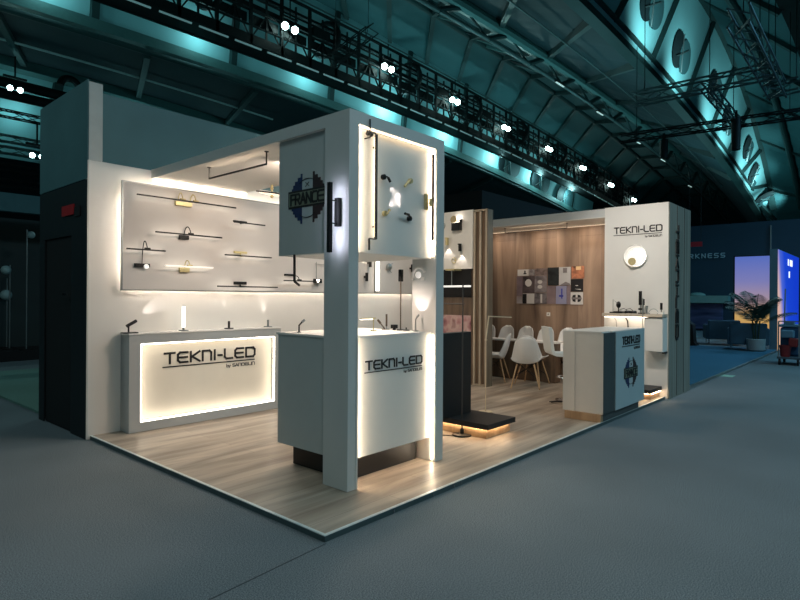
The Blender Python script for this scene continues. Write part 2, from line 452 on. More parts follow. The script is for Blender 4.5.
# ---- back wall, storage tower, canopy, portal
YB = 3.667
m = MB(); m.box(-.032, 5.57, YB, YB + .07, 0.0, 2.89); struct(m, 'wall_back', WHITE)
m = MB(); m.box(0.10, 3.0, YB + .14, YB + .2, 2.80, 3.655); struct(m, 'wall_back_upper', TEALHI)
m = MB(); m.box(-.028, 0.105, YB - .002, YB + .2, 2.892, 3.70); struct(m, 'trim_6', mat('pale_grey_post', (206, 206, 200), .5))
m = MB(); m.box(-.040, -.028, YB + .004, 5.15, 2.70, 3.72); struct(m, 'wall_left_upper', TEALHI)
m = MB()
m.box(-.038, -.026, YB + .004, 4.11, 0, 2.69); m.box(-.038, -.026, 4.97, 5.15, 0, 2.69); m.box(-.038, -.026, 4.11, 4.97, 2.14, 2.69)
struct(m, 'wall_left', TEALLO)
m = MB(); m.box(-.040, -.026, YB - .006, YB + .004, 0, 2.885); struct(m, 'trim_7', mat('pale_grey_post', (206, 206, 200), .5))
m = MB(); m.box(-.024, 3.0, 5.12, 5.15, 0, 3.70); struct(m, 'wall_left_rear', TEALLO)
d = MB(); d.box(-.02, .02, 4.115, 4.965, 0.005, 2.135); d = struct(d, 'door_1', NEARBLK)
h = MB(); h.cyl((-.02, 4.24, 1.5), (-.07, 4.24, 1.5), .012); h.bar((-.07, 4.25, 1.5), (-.07, 4.14, 1.5), .02); h.build('door_handle', CHROME, d)
for kk in (4.4, ):
    pass
sg = MB(); p0 = onx(67, 206.5, -.01); sg.box(-.052, -.040, 4.02, 4.37, 2.36, 2.47)
sg = tag(sg.build('wall_sign', mat('red_sign_board', (186, 36, 40), .5)), 'small red sign fixed above the black door of the dark storage wall', 'sign')
ds = MB(); ds.box(-.052, -.040, 3.84, 4.0, 2.33, 2.43); tag(ds.build('wall_plate', NEARBLK), 'small black plate beside the red sign on the dark storage wall', 'plate')

# canopy slab over the lamp wall
m = MB(); m.box(0.636, 1.79, 0.476, YB - .002, 2.80, 2.893); struct(m, 'canopy_ceiling', WHITE)
# portal posts
PT = mat('portal_grey_paint', (204, 206, 203), .5, var=.02, scale=3)
m = MB(); m.box(0.62, 0.72, 0.46, 0.735, FL, 2.80); m.box(.7, .722, .456, .46, FL, 1.18); struct(m, 'portal_pillar', PT)
m = MB(); m.box(1.68, 1.79, 0.46, 0.735, FL, 2.80); struct(m, 'portal_pillar', PT)
m = MB(); m.box(.62, 1.79, .46, .476, 2.80, 2.895); m.box(.62, .636, .476, YB - .002, 2.80, 2.895); struct(m, 'portal_beam', PT)
cb = MB(); cb.bar((0.83, .452, 2.86), (0.83, .452, 2.72), .008); cb.bar((.83, .456, 2.72), (.83, .51, 2.72), .008)
tag(cb.build('power_cable', BLACKM), 'thin dark cable running down the front of the portal beam', 'cable')

# ================================================================== BACK LAMP BOARD
bd = thing('display_board', 'large warm grey backlit board on the back wall carrying picture lamps', 'display board', (0.31, 3.60, 1.555))
m = MB(); m.box(0.275, 5.35, 3.574, 3.590, 1.555, 2.705); m.build('board_panel', BOARD, bd)
m = MB()
for s in ((.266, .28, 1.545, 2.715), (5.342, 5.36, 1.545, 2.715)): m.box(s[0], s[1], 3.570, 3.594, s[2], s[3])
m.box(.28, 5.342, 3.570, 3.594, 1.545, 1.558); m.box(.28, 5.342, 3.570, 3.594, 2.703, 2.715)
m.build('edge_profile', ALU, bd)
for q in ((.39, 5.25, 1.655, 1.668), (.39, 5.25, 2.585, 2.598), (.38, .393, 1.68, 2.57)):
    m = MB(); m.box(q[0], q[1], 3.594, 3.604, q[2], q[3]); m.build('led_strip', WARM, bd)
for x in (.9, 2.4, 3.9, 5.0):
    for z in (1.75, 2.5): m = MB(); m.box(x, x + .06, 3.59, YB - .001, z, z + .06); m.build('wall_bracket', ALU, bd)
# cove strip where canopy meets wall
m = MB(); m.box(.66, 1.84, YB - .02, YB - .004, 2.780, 2.796); tag(m.build('cove_light', COVE), 'thin warm light strip tucked where the canopy meets the back wall', 'strip light')

# ---- lamps on the board. YF board face, YO the plane of the light bar
YF, YO = 3.572, 3.48
def picture_lamp(label, barpx, plate, arches=(), metal=BLACKM, barmat=None, led=LAMPG, glass=None, stem=None, bw=.011):
    a = ony(*barpx[0], YO); b = ony(*barpx[1], YO)
    c0 = ony(plate[0], plate[1], YF); c1 = ony(plate[2], plate[3], YF)
    ctr = (c0 + c1) / 2
    t = thing('picture_lamp', label, 'picture lamp', (ctr.x, YF, ctr.z), 'picture lamps on the back board')
    zl, zh = min(c0.z, c1.z), max(c0.z, c1.z)
    m = MB(); m.box(c0.x, c1.x, YF - .03, YF + .002, zl, zh, .004); m.build('wall_plate', glass or metal, t)
    zb = (a.z + b.z) / 2
    m = MB(); m.box(a.x, b.x, YO - bw, YO + bw, zb - bw * .7, zb + bw * .7, .003); bar = m.build('light_bar', barmat or metal, t)
    m = MB(); m.box(a.x + .02, b.x - .02, YO + bw - .002, YO + bw + .003, zb - bw * .5, zb + bw * .5); m.build('led_lens', led, bar)
    for (sx, sz, tx, tz, ex, ez) in arches:
        s = ony(sx, sz, YF - .02); tt = ony(tx, tz, (YF + YO) / 2); e = ony(ex, ez, YO)
        s.z = min(s.z, zh); e.z = zb
        pts = []
        n = 14; h = tt.z
        for k in range(n + 1):
            u = k / n
            p = s.lerp(e, u); base = s.z + (e.z - s.z) * u
            p.z = base + (h - base) * math.sin(math.pi * u) ** .6
            pts.append(p)
        m = MB(); m.tube(pts, .0055); m.build('arm', metal, t, smooth=True)
        m = MB(); m.cyl((e.x - .03, e.y, zb + .012), (e.x + .03, e.y, zb + .012), .012); m.build('swivel', metal, t)
    if not arches:
        m = MB(); m.bar((ctr.x, YF - .02, zb), (ctr.x, YO, zb), .016); m.bar((ctr.x, YF - .015, zb), (ctr.x, YF - .015, ctr.z), .012); m.build('arm', metal, t)
    return t
picture_lamp('long double arched brass picture lamp, topmost on the back board', ((137, 194.3), (236, 207.8)), (174.5, 201, 191, 207.5), ((178, 202, 180.5, 193, 183, 199), (190, 203, 194, 195, 196, 200)), GOLD, BLACKM)
picture_lamp('long black picture lamp with one arched arm and smoked plate, below the double brass one', ((155.5, 232.3), (222, 237.3)), (178.5, 235, 188, 240), ((184, 235, 187.5, 227, 191, 235),), BLACKM)
pl = picture_lamp('short black picture lamp on a tall swan neck with a round reading spot', ((126.5, 248.5), (165.5, 251)), (134, 263.2, 149, 267.5), ((142, 263, 144.5, 241, 147.5, 250),), BLACKM)
c = ony(146, 266.5, YF - .03); m = MB(); m.cyl((c.x, YF - .03, c.z), (c.x, YF - .05, c.z), .024); m.build('reading_spot', glow('spot_face', (255, 250, 240), .8), pl)
picture_lamp('brass picture lamp with a white glowing bar, second from the bottom on the back board', ((165, 266.5), (213, 267)), (178.5, 267.5, 188.5, 272.5), ((184.5, 268, 187, 260.5, 190, 266),), GOLD, glow('white_bar', (255, 246, 228), .7))
picture_lamp('short black wall bar lamp pointing right from its box, upper right of the back board', ((234, 220.8), (265, 226.5)), (232.8, 220.2, 246, 223.2), (), BLACKM)
picture_lamp('slim black bar lamp under a flat brass box on the back board', ((225, 254.5), (271.5, 258)), (233.5, 251, 246, 254), (), GOLD, BLACKM)
picture_lamp('slim black bar lamp under a flat black box, lowest on the back board', ((217.5, 286), (277.5, 287.5)), (233.5, 281.5, 245.5, 284.8), (), BLACKM)
picture_lamp('black box wall lamp with thin bar seen below the hanging box', ((284, 280), (319, 282)), (284, 273.8, 293.5, 276.2), ((292, 275, 297, 276, 299.5, 280.5),), BLACKM)
sp = ony(316, 281, YF)
t = thing('wall_spot', 'small black twin spot box on the back board beside the front pillar', 'wall lamp', (sp.x, YF, sp.z))
m = MB(); m.box(sp.x - .05, sp.x + .06, YF - .06, YF + .002, sp.z - .03, sp.z + .03, .004); m.build('housing', BLACKM, t)
m = MB(); m.cyl((sp.x - .02, YF - .06, sp.z), (sp.x - .02, YF - .075, sp.z), .022); m.build('lens', LAMPG, t)
m = MB(); a = ony(315.5, 262, YF); m.bar((a.x, YF - .02, a.z), (a.x, YF - .02, sp.z), .005); m.bar((a.x - .02, YF - .02, a.z - .03), (a.x + .2, YF - .02, a.z - .03), .006); m.build('rod', ALU, t)
# lamps on the board seen through the right opening of the portal
def tube_on_board():
    a = ony(377.2, 261, 3.54); b = ony(377.2, 291, 3.54)
    t = thing('tube_light', 'tall white glowing tube light standing upright on the back board', 'tube light', (a.x, 3.56, b.z))
    m = MB(); m.box(a.x - .03, a.x + .03, 3.545, 3.574, b.z - .02, a.z + .25, .004); m.build('mounting', ALU, t)
    m = MB(); m.cyl((a.x, 3.53, b.z), (a.x, 3.53, a.z + .24), .030); m.build('diffuser', TUBEG, t, smooth=True)
tube_on_board()
def small_wall_lamp(label, px, py, kind):
    p = ony(px, py, YF)
    t = thing('wall_lamp', label, 'wall lamp', (p.x, YF, p.z), 'small lamps at the far end of the back board')
    if kind == 'disc':
        m = MB(); m.lathe((p.x, YF - .01, p.z), [(.055, 0), (.058, .02), (.045, .04), (.015, .05)], axis=(0, -1, 0)); m.build('shade', ALU, t, smooth=True)
        m = MB(); m.ring((p.x + .07, YF - .04, p.z - .02), (0, 1, 0), .075, .006, a0=-1.2, a1=1.6); m.build('arm', ALU, t, smooth=True)
    else:
        m = MB(); m.cyl((p.x, YF - .05, p.z - .065), (p.x, YF - .05, p.z + .065), .024); m.build('shade', BLACKM, t, smooth=True)
        m = MB(); m.bar((p.x, YF, p.z), (p.x, YF - .06, p.z), .03); m.build('arm', BLACKM, t)
    light('SPOT', (p.x, YF - .10, p.z + .12), 9, aim=(p.x, YF, p.z + .8), spot=80, size=.02)
    return p
small_wall_lamp('small black cylinder wall lamp just left of the glowing tube on the back board', 368, 263, 'cyl')
small_wall_lamp('lower black cylinder wall lamp left of the glowing tube', 364.5, 277, 'cyl')
small_wall_lamp('round grey wall lamp with curved arm right of the glowing tube', 388, 267, 'disc')
small_wall_lamp('black cylinder wall lamp farthest right on the back board', 410, 268.5, 'cyl')

# ================================================================== BACK COUNTER (backlit front)
t = thing('reception_counter', 'long grey counter at the back wall with glowing recessed front and black lettering', 'counter', (0.30, 3.447, FL))
m = MB(); m.box(.30, 2.24, 3.540, YB - .004, FL, 1.075, .003); m.build('body', GREYP, t)
m = MB()
for q in ((.30, .42, FL, 1.075), (2.15, 2.24, FL, 1.075), (.42, 2.15, FL, .14), (.42, 2.15, .978, 1.075)): m.box(q[0], q[1], 3.447, 3.540, q[2], q[3])
fr = m.build('front_frame', GREYP, t)
m = MB(); m.box(.29, 2.25, 3.44, YB - .004, 1.075, 1.092, .003); m.build('worktop', TOPW, t)
m = MB(); m.box(.42, 2.15, 3.530, 3.539, .14, .978); m.build('glowing_panel', mat('pale_acrylic', (232, 224, 208), .5, var=.02), t)
for q in ((.421, .431, .145, .973), (2.139, 2.149, .145, .973)):
    m = MB(); m.box(q[0], q[1], 3.452, 3.470, q[2], q[3]); m.build('led_strip', COOL, fr)
for z in (.142, .966):
    m = MB(); m.box(.435, 2.135, 3.452, 3.470, z, z + .010); m.build('led_strip', COOL, fr)
logo(t, V((.722, 3.530, .735)), X, Z, 1.175, .112, .023)

def table_lamp(label, px, py, yy, kind, ztop, metal=BLACKM, beam=None, **k):
    p = ony(px, py, yy); p.z = ztop
    t = thing('table_lamp', label, 'table lamp', p, k.get('group'))
    if kind == 'tilt':
        m = MB(); m.box(p.x - .075, p.x + .075, p.y - .045, p.y + .045, p.z, p.z + .012, .003); m.build('base', metal, t)
        m = MB(); m.cyl((p.x - .01, p.y, p.z + .01), (p.x - .01, p.y, p.z + .075), .009); m.build('stem', metal, t)
        m = MB(); m.cyl((p.x - .03, p.y, p.z + .075), (p.x + .075, p.y + .01, p.z + .13), .017); m.build('head', metal, t, smooth=True)
        if beam: light('SPOT', (p.x + .10, YB - .06, p.z + .15), beam, (255, 240, 236), .01, (p.x + .70, YB + .02, p.z + .47), 40, .9)
    if kind == 'tube':
        m = MB(); m.cyl(p, p + Z * .012, .055); m.build('base', metal, t, smooth=True)
        m = MB(); m.cyl(p + Z * .012, p + Z * .04, .012); m.build('stem', metal, t)
        m = MB(); m.cyl(p + Z * .04, p + Z * .282, .017); m.build('diffuser', TUBEG, t, smooth=True)
        m = MB(); m.cyl(p + Z * .282, p + Z * .295, .018); m.build('cap', metal, t, smooth=True)
    if kind == 'post':
        m = MB(); m.cyl(p, p + Z * .012, .055); m.build('base', metal, t, smooth=True)
        m = MB(); m.cyl(p + Z * .012, p + Z * .095, .014); m.build('head', metal, t, smooth=True)
        if beam: light('SPOT', (p.x, YB - .05, p.z + .12), beam, (255, 240, 230), .01, (p.x, YB + .03, p.z + .6), k.get('ang', 24), .9)
    return t
ZC = 1.092
table_lamp('small black table lamp with tilted head at the near end of the back counter', 129.5, 332, 3.5, 'tilt', ZC, beam=6)
table_lamp('glowing white tube table lamp on the back counter', 183.5, 330, 3.53, 'tube', ZC, ALU)
table_lamp('short dark post lamp casting a thin beam up the wall from the back counter', 229, 328, 3.55, 'post', ZC, BLACKM, 4, ang=22)
table_lamp('short pale post lamp at the far end of the back counter', 268, 325, 3.57, 'post', ZC, ALU, 2.5, ang=50)

# ================================================================== PORTAL: display counter + hanging box
t = thing('display_counter', 'tall white display counter between the portal pillars, black lettering on its front', 'counter', (.81, .65, FL))
CW = mat('counter_grey_side', (186, 192, 190), .5, var=.02)
m = MB(); m.box(.724, 1.674, .512, 1.36, .25, 1.17, .002); m.build('body', WHITE, t)
m = MB(); m.box(.655, .724, .738, 1.36, .25, 1.17); m.build('side_panel', CW, t)
m = MB(); m.box(.645, 1.676, .738, 1.375, 1.17, 1.188); m.box(.724, 1.676, .508, .738, 1.17, 1.188); m.build('worktop', TOPW, t)
m = MB(); m.box(.81, 1.64, .65, 1.345, FL, .25); m.build('kickboard', BLACKP, t)
logo(t, V((.858, .512, .922)), X, Z, .69, .064, .0125)
for x in (.7225, 1.6725):
    m = MB(); yl = .468 if x < 1 else .488; m.box(x, x + .005, yl, yl + .014, .06, 1.155); m.build('led_strip', WARMP, t)
m = MB(); m.box(.83, 1.62, .62, .635, .236, .247); m.build('led_strip', glow('dim_warm_led', (255, 205, 160), 9.0), t)

t = thing('hanging_display_box', 'big white box hung under the canopy between the portal pillars with a tricolour badge', 'display box', (.622, .512, 1.835))
m = MB(); m.box(.724, 1.674, .512, 1.36, 1.835, 2.798, .002); m.build('body', WHITE, t)
m = MB(); m.box(.655, .724, .738, 1.36, 1.835, 2.798); m.build('side_panel', CW, t)
badge(t, V((.655, .982, 2.29)), -Y, Z, .212, sx=1.05)
for x in (.7225, 1.6725):
    m = MB(); yl = .468 if x < 1 else .488; m.box(x, x + .005, yl, yl + .014, 1.86, 2.79); m.build('led_strip', WARMP, t)
m = MB(); m.box(.735, 1.665, .475, .483, 2.790, 2.797); m.build('led_strip', glow('soft_warm_led', (255, 226, 190), 6), t)

def linear_lamp(label, x, z0, z1, foot):
    t = thing('linear_wall_lamp', label, 'wall lamp', (x, .51, z0), 'upright bar lamps on the hanging box')
    m = MB(); m.box(x - .009, x + .009, .470, .488, z0, z1, .002); m.build('profile', BLACKM, t)
    m = MB(); m.box(x - .006, x + .006, .488, .492, z0 + .02, z1 - .02); m.build('led_lens', glow('bar_lens', (255, 226, 190), 5), t)
    m = MB()
    for z in (z0 + .1, z1 - .1): m.bar((x, .488, z), (x, .512, z), .010)
    m.build('bracket', BLACKM, t)
    if foot:
        m = MB(); m.bar((x, .478, z0), (x - .075, .478, z0 + .0), .009); m.bar((x - .075, .478, z0), (x - .075, .478, z0 - .09), .012); m.build('foot_arm', BLACKM, t)
        m = MB()
        for dx in (-.045, -.085):
            m.sphere((x + dx, .49, z1 - .01), .017)
        m.bar((x - .1, .485, z1 + .005), (x, .485, z1 + .005), .008); m.build('knobs', BLACKM, t, smooth=False)
linear_lamp('tall black upright bar lamp with a bent foot on the hanging box', .928, 1.945, 2.77, True)
linear_lamp('tall black upright bar lamp by the far pillar on the hanging box', 1.652, 1.99, 2.755, False)
a = ony(426.7, 194, .5); b = ony(426.7, 210, .5)
t = thing('wall_lamp', 'flat brass lamp plate beside the far upright bar on the hanging box', 'wall lamp', (a.x, .512, b.z))
m = MB(); m.box(a.x - .022, a.x + .022, .495, .513, b.z, a.z, .003); m.build('wall_plate', GOLD, t)
m = MB(); m.cyl((a.x + .02, .47, b.z + .03), (a.x + .02, .47, b.z + .1), .014); m.build('head', GOLD, t, smooth=True)
m = MB(); m.bar((a.x + .02, .497, b.z + .06), (a.x + .02, .47, b.z + .06), .008); m.build('arm', GOLD, t)
def swing_spot(label, q0, q1, metal, e):
    a = ony(*q0, .50); b = ony(*q1, .47)
    t = thing('swing_spot', label, 'wall lamp', (a.x, .512, a.z), 'four small spots on the hanging box')
    m = MB(); m.cyl((a.x, .513, a.z), (a.x, .488, a.z), .022); m.build('wall_rose', metal, t, smooth=True)
    mid = a.lerp(b, .45); mid.y = .47; mid.z = max(a.z, b.z) - .005
    m = MB(); m.tube([(a.x, .49, a.z), (a.x + .01 * (1 if b.x > a.x else -1), .47, a.z), mid], .006); m.build('arm', metal, t)
    m = MB(); m.cyl(mid, b, .011); m.build('head', metal, t, smooth=True)
    ctr = V((1.22, .47, 2.32)); d = (ctr - b).normalized()
    light('SPOT', b + d * .012, e, (255, 240, 236), .006, b + d * .11 + V((0, .042, 0)), 46, .8)
swing_spot('black swivel spot at the upper left of the four on the hanging box', (383.6, 177), (390.3, 182), BLACKM, .75)
swing_spot('brass swivel spot at the upper right of the four on the hanging box', (410.5, 181), (404.8, 186.5), GOLD, 1.1)
swing_spot('brass swivel spot at the lower left of the four on the hanging box', (385, 213.5), (390, 210), GOLD, 1.0)
swing_spot('black swivel spot at the lower right of the four on the hanging box', (409.5, 218.5), (405, 213.5), BLACKM, .7)

# twin sided bar lamp on the pillar face
t = thing('bar_wall_lamp', 'long black upright bar lamp throwing a cold halo on the front pillar', 'wall lamp', (.62, .56, 1.82))
m = MB(); m.box(.505, .513, .548, .576, 1.82, 2.34); m.box(.513, .535, .548, .552, 1.82, 2.34); m.box(.513, .535, .572, .576, 1.82, 2.34); m.build('bar', BLACKM, t)
m = MB(); m.box(.530, .534, .5525, .5715, 1.84, 2.32); m.build('led_lens', glow('cold_lens', (228, 230, 255), 24), t)
m = MB(); m.box(.585, .622, .54, .585, 2.02, 2.235, .004); m.build('mounting_box', BLACKM, t)
m = MB(); m.bar((.513, .56, 2.04), (.61, .56, 2.04), .008); m.bar((.513, .56, 2.21), (.61, .56, 2.21), .008); m.build('arm', BLACKM, t)

# pendant rod lamp and small cylinder under the hanging box
a = ony(294.5, 255.5, 1.1); b = ony(294.5, 281.5, 1.1); c = ony(299.5, 285.5, 1.1)
t = thing('rod_lamp', 'black rod lamp with a bent tip hanging below the hanging box', 'lamp', (a.x, 1.1, 1.835))
m = MB(); m.bar((a.x, 1.1, 1.835), (b.x, 1.1, b.z), .015); m.build('rod', BLACKM, t)
m = MB(); m.bar((b.x, 1.1, b.z), (c.x, 1.1, c.z), .015); m.build('tip', BLACKM, t)
a = ony(416.2, 257, .8); b = ony(416.2, 266, .8)
t = thing('ceiling_spot', 'small black cylinder spot under the hanging box by the far pillar', 'lamp', (a.x, .8, 1.835))
m = MB(); m.cyl((a.x, .8, 1.835), (a.x, .8, b.z), .018); m.build('housing', BLACKM, t, smooth=True)
m = MB(); m.cyl((a.x, .8, b.z), (a.x, .8, b.z - .004), .014); m.build('lens', LAMPG, t)
light('SPOT', (a.x, .8, b.z - .02), 6, aim=(a.x - .1, .85, 1.0), spot=120, size=.02)
light('SPOT', (1.25, .9, 1.82), 38, (255, 226, 206), aim=(1.25, .9, 1.0), spot=150, size=.05)

# wall lamp on the inner face of the far pillar: curved pale arm, glowing disc
c = onx(415, 275, 1.66)
t = thing('arc_wall_lamp', 'white curved wall lamp with a glowing disc inside the far pillar', 'wall lamp', (1.68, .62, c.z))
m = MB(); m.ring((1.66, .640, c.z - .01), (1, 0, 0), .075, .014, a0=-.4, a1=math.pi * .85); m.build('arm', WHITE, t, smooth=True)
m = MB(); m.lathe((1.672, .655, c.z - .0), [(.030, 0), (.026, .012), (.001, .014)], axis=(-1, 0, 0)); m.build('disc', glow('lamp_disc', (255, 246, 236), .5), t, smooth=True)
m = MB(); m.box(1.672, 1.682, .59, .63, c.z - .05, c.z - .02); m.build('wall_plate', WHITE, t)

# lamps standing on the display counter worktop
ZD = 1.188
def ctop(px, py):
    q = onz(px, py, ZD)
    if q.y > 1.30: q = ony(px, py, 1.30); q.z = ZD
    if q.x > 1.62: q = onx(px, py, 1.62); q.z = ZD
    return q
p = onz(294, 331.5, ZD); p.x = .75; p.y = 1.20
q = ony(299.5, 324.5, 1.2)
t = thing('table_lamp', 'small bent black lamp on the display counter edge facing the back counter', 'table lamp', p)
m = MB(); m.cyl(p, p + Z * .006, .018); m.build('base', BLACKM, t)
m = MB(); m.tube([p, p + Z * .06, p + V((.035, 0, .09))], .007); m.build('stem', BLACKM, t)
m = MB(); m.cyl(p + V((.03, 0, .086)), p + V((.052, -.01, .105)), .011); m.build('head', ALU, t)
def slim(label, name, base, pts, r, metal, parts=()):
    t = thing(name, label, 'table lamp', base)
    m = MB(); m.cyl(base, base + Z * .008, .028); m.build('base', metal, t)
    m = MB(); m.tube([base] + pts, r); m.build('stem', metal, t, smooth=True)
    return t
p = ctop(373.5, 331)
t = slim('slim brass table lamp with a long horizontal glowing bar on the display counter', 'bar_table_lamp', p, [p + Z * .115], .005, GOLD)
m = MB(); m.box(p.x - .16, p.x + .02, p.y - .012, p.y + .012, p.z + .110, p.z + .120); hd = m.build('light_bar', GOLD, t)
m = MB(); m.box(p.x - .16, p.x - .02, p.y - .013, p.y + .013, p.z + .104, p.z + .110); m.build('led_lens', TUBEG, hd)
p = ctop(384.5, 329.5)
t = slim('brown table lamp leaning in a diagonal on the display counter', 'table_lamp', p, [p + V((.0, 0, .01)), p + V((-.055, .03, .085))], .006, mat('bronze', (96, 84, 70), .4, .6))
m = MB(); m.cyl(p + V((-.035, .02, .06)), p + V((-.06, .033, .092)), .011); m.build('head', mat('bronze', (96, 84, 70)), t)
p = ctop(386.5, 328.8)
t = slim('upright grey stick lamp on the display counter', 'table_lamp', p, [p + Z * .05], .004, ALU)
m = MB(); m.cyl(p + Z * .03, p + Z * .145, .009); m.build('head', mat('bronze', (96, 84, 70)), t, smooth=True)
p = ctop(394.2, 328.8)
t = thing('cube_lamp', 'tiny black cube lamp on the display counter beside the tall black lamp', 'table lamp', p)
m = MB(); m.box(p.x - .024, p.x + .024, p.y - .024, p.y + .024, p.z + .016, p.z + .05, .003); m.build('head', BLACKM, t)
m = MB(); m.cyl(p, p + Z * .016, .016); m.build('foot', BLACKM, t)
p = ctop(400.5, 330)
hd0 = ony(400.5, 281, p.y); hd1 = ony(399.3, 270, p.y)
t = thing('tall_table_lamp', 'tall slim black lamp with a boxy head rising from the display counter', 'table lamp', p)
m = MB(); m.cyl(p, p + Z * .01, .035); m.build('base', BLACKM, t)
m = MB(); m.cyl(p, (p.x, p.y, hd0.z), .006); m.build('stem', mat('bronze', (96, 84, 70)), t)
m = MB(); m.box(p.x - .018, p.x + .016, p.y - .018, p.y + .016, hd0.z - .005, hd1.z + .005, .003); m.build('head', BLACKM, t)
p = ctop(406.2, 330)
t = thing('dish_lamp', 'flat black dish lamp at the foot of the tall slim lamp', 'table lamp', p)
m = MB(); m.lathe(p, [(.03, 0), (.034, .006), (.02, .012), (.006, .014), (.006, .03)]); m.build('base', BLACKM, t, smooth=True)
p = ctop(415.5, 331.2); p.x = min(p.x, 1.62)
t = slim('thin grey lamp with angled head lighting a bright oval on the far pillar', 'table_lamp', p, [p + Z * .105, p + V((.025, -.006, .14))], .005, ALU)
m = MB(); m.cyl(p + V((.015, -.004, .125)), p + V((.034, -.008, .148)), .010); m.build('head', ALU, t)
light('SPOT', p + V((-.03, -.02, .13)), 2.6, (255, 238, 232), .006, (1.68, .615, 1.47), 62, .35)

# ================================================================== pendant lamps under canopies
def u_pendant(label, a, b, zc, metal=BLACKM):
    a = V(a); b = V(b)
    t = thing('linear_pendant', label, 'pendant lamp', ((a.x + b.x) / 2, (a.y + b.y) / 2, zc), 'thin U shaped pendants')
    m = MB(); m.bar(a - Z * .006, b - Z * .006, .013, .003); sd_ = (b - a).normalized().cross(Z) * .0055
    m.bar(a + sd_, b + sd_, .002, .014); m.bar(a - sd_, b - sd_, .002, .014); bar = m.build('light_bar', metal, t)
    d = (b - a).normalized() * .02
    m = MB(); m.bar(a + d - Z * .003, b - d - Z * .003, .009, .003); m.build('led_lens', glow('pendant_up', (255, 224, 190), 16), bar)
    for p in (a, b):
        m = MB(); m.bar(p, (p.x, p.y, zc), .009); m.build('rod', metal, t)
        m = MB(); m.cyl((p.x, p.y, zc - .006), (p.x, p.y, zc), .02); m.build('ceiling_rose', metal, t)
    return t
u_pendant('thin black U shaped pendant bar under the canopy over the lamp wall', (.75, 2.66, 2.685), (.75, 1.68, 2.685), 2.80)
p = onz(272, 185, 2.80)
t = thing('wing_pendant', 'small flat dark wing lamp with a brass knob under the canopy beside the hanging box', 'pendant lamp', (p.x, p.y, 2.80))
m = MB(); m.cyl((p.x, p.y, 2.80), (p.x, p.y, 2.66), .012); m.sphere((p.x, p.y, 2.76), .02); m.sphere((p.x, p.y, 2.665), .02); m.build('stem', GOLD, t)
m = MB(); m.prism(V((p.x, p.y, 2.70)), X, Y, [(-.22, 0), (.0, -.07), (.22, -.03), (.22, .03), (0, .07)], -.008, .008); m.build('wing', BLACKM, t)
m = MB(); m.prism(V((p.x, p.y, 2.688)), X, Y, [(-.18, 0), (.0, -.05), (.18, -.02), (.18, .02), (0, .05)], -.003, .003); m.build('lens', glow('wing_lens', (255, 226, 196), 1.2), t)

# ================================================================== DISPLAY WALL WITH SLATS (x = 5.57)
XW = 5.57
m = MB(); m.box(XW + .022, XW + .10, 2.72, YB - .002, FL, 2.945); struct(m, 'wall_display', SLATD)
t = thing('lamp_display_panel', 'white panel high on the display wall beside the slats, dotted with small wall lamps', 'display board', (XW, 3.2, 1.975))
m = MB(); m.box(XW - .012, XW + .02, 2.705, YB - .01, 1.975, 2.955, .002); m.build('panel', WHITE, t)
t = thing('wall_backing_board', 'black board below the white lamp panel behind the hanging white bar', 'panel', (XW, 3.2, 1.5))
m = MB(); m.box(XW + .006, XW + .019, 2.74, YB - .01, 1.50, 1.973); m.build('board', NEARBLK, t)
t = thing('pink_print', 'pink mottled print on the display wall behind the black podium', 'print', (XW, 3.2, FL))
m = MB(); m.box(XW + .004, XW + .02, 2.745, YB - .01, FL, 1.195); m.build('panel', blotch('pink_floral_ink', [(132, 84, 90), (182, 132, 134), (208, 180, 174), (150, 106, 106)], 5, 'noise', .6), t)
t = thing('slat_divider', 'pale oak slatted divider post at the corner of the meeting area', 'divider', (XW, 2.58, FL))
m = MB(); m.box(XW + .035, XW + .10, 2.44, 2.72, FL, 2.94); m.build('core', SLATD, t)
for y0 in (2.432, 2.545, 2.660):
    m = MB(); m.box(XW, XW + .034, y0, y0 + .036, FL + .03, 2.93, .002); m.build('slat', SLATW, t)
m = MB(); m.box(XW, XW + .034, 2.432, 2.70, FL, FL + .03); m.box(XW, XW + .036, 2.432, 2.70, 2.915, 2.945); m.build('rail', SLATW, t)
m = MB(); m.box(XW, XW + .16, 2.418, 2.431, FL, 2.94); m.build('side_panel', wood('grey_brown_board', (96, 88, 76), (132, 122, 106), grain=(14, 14, .8)), t)
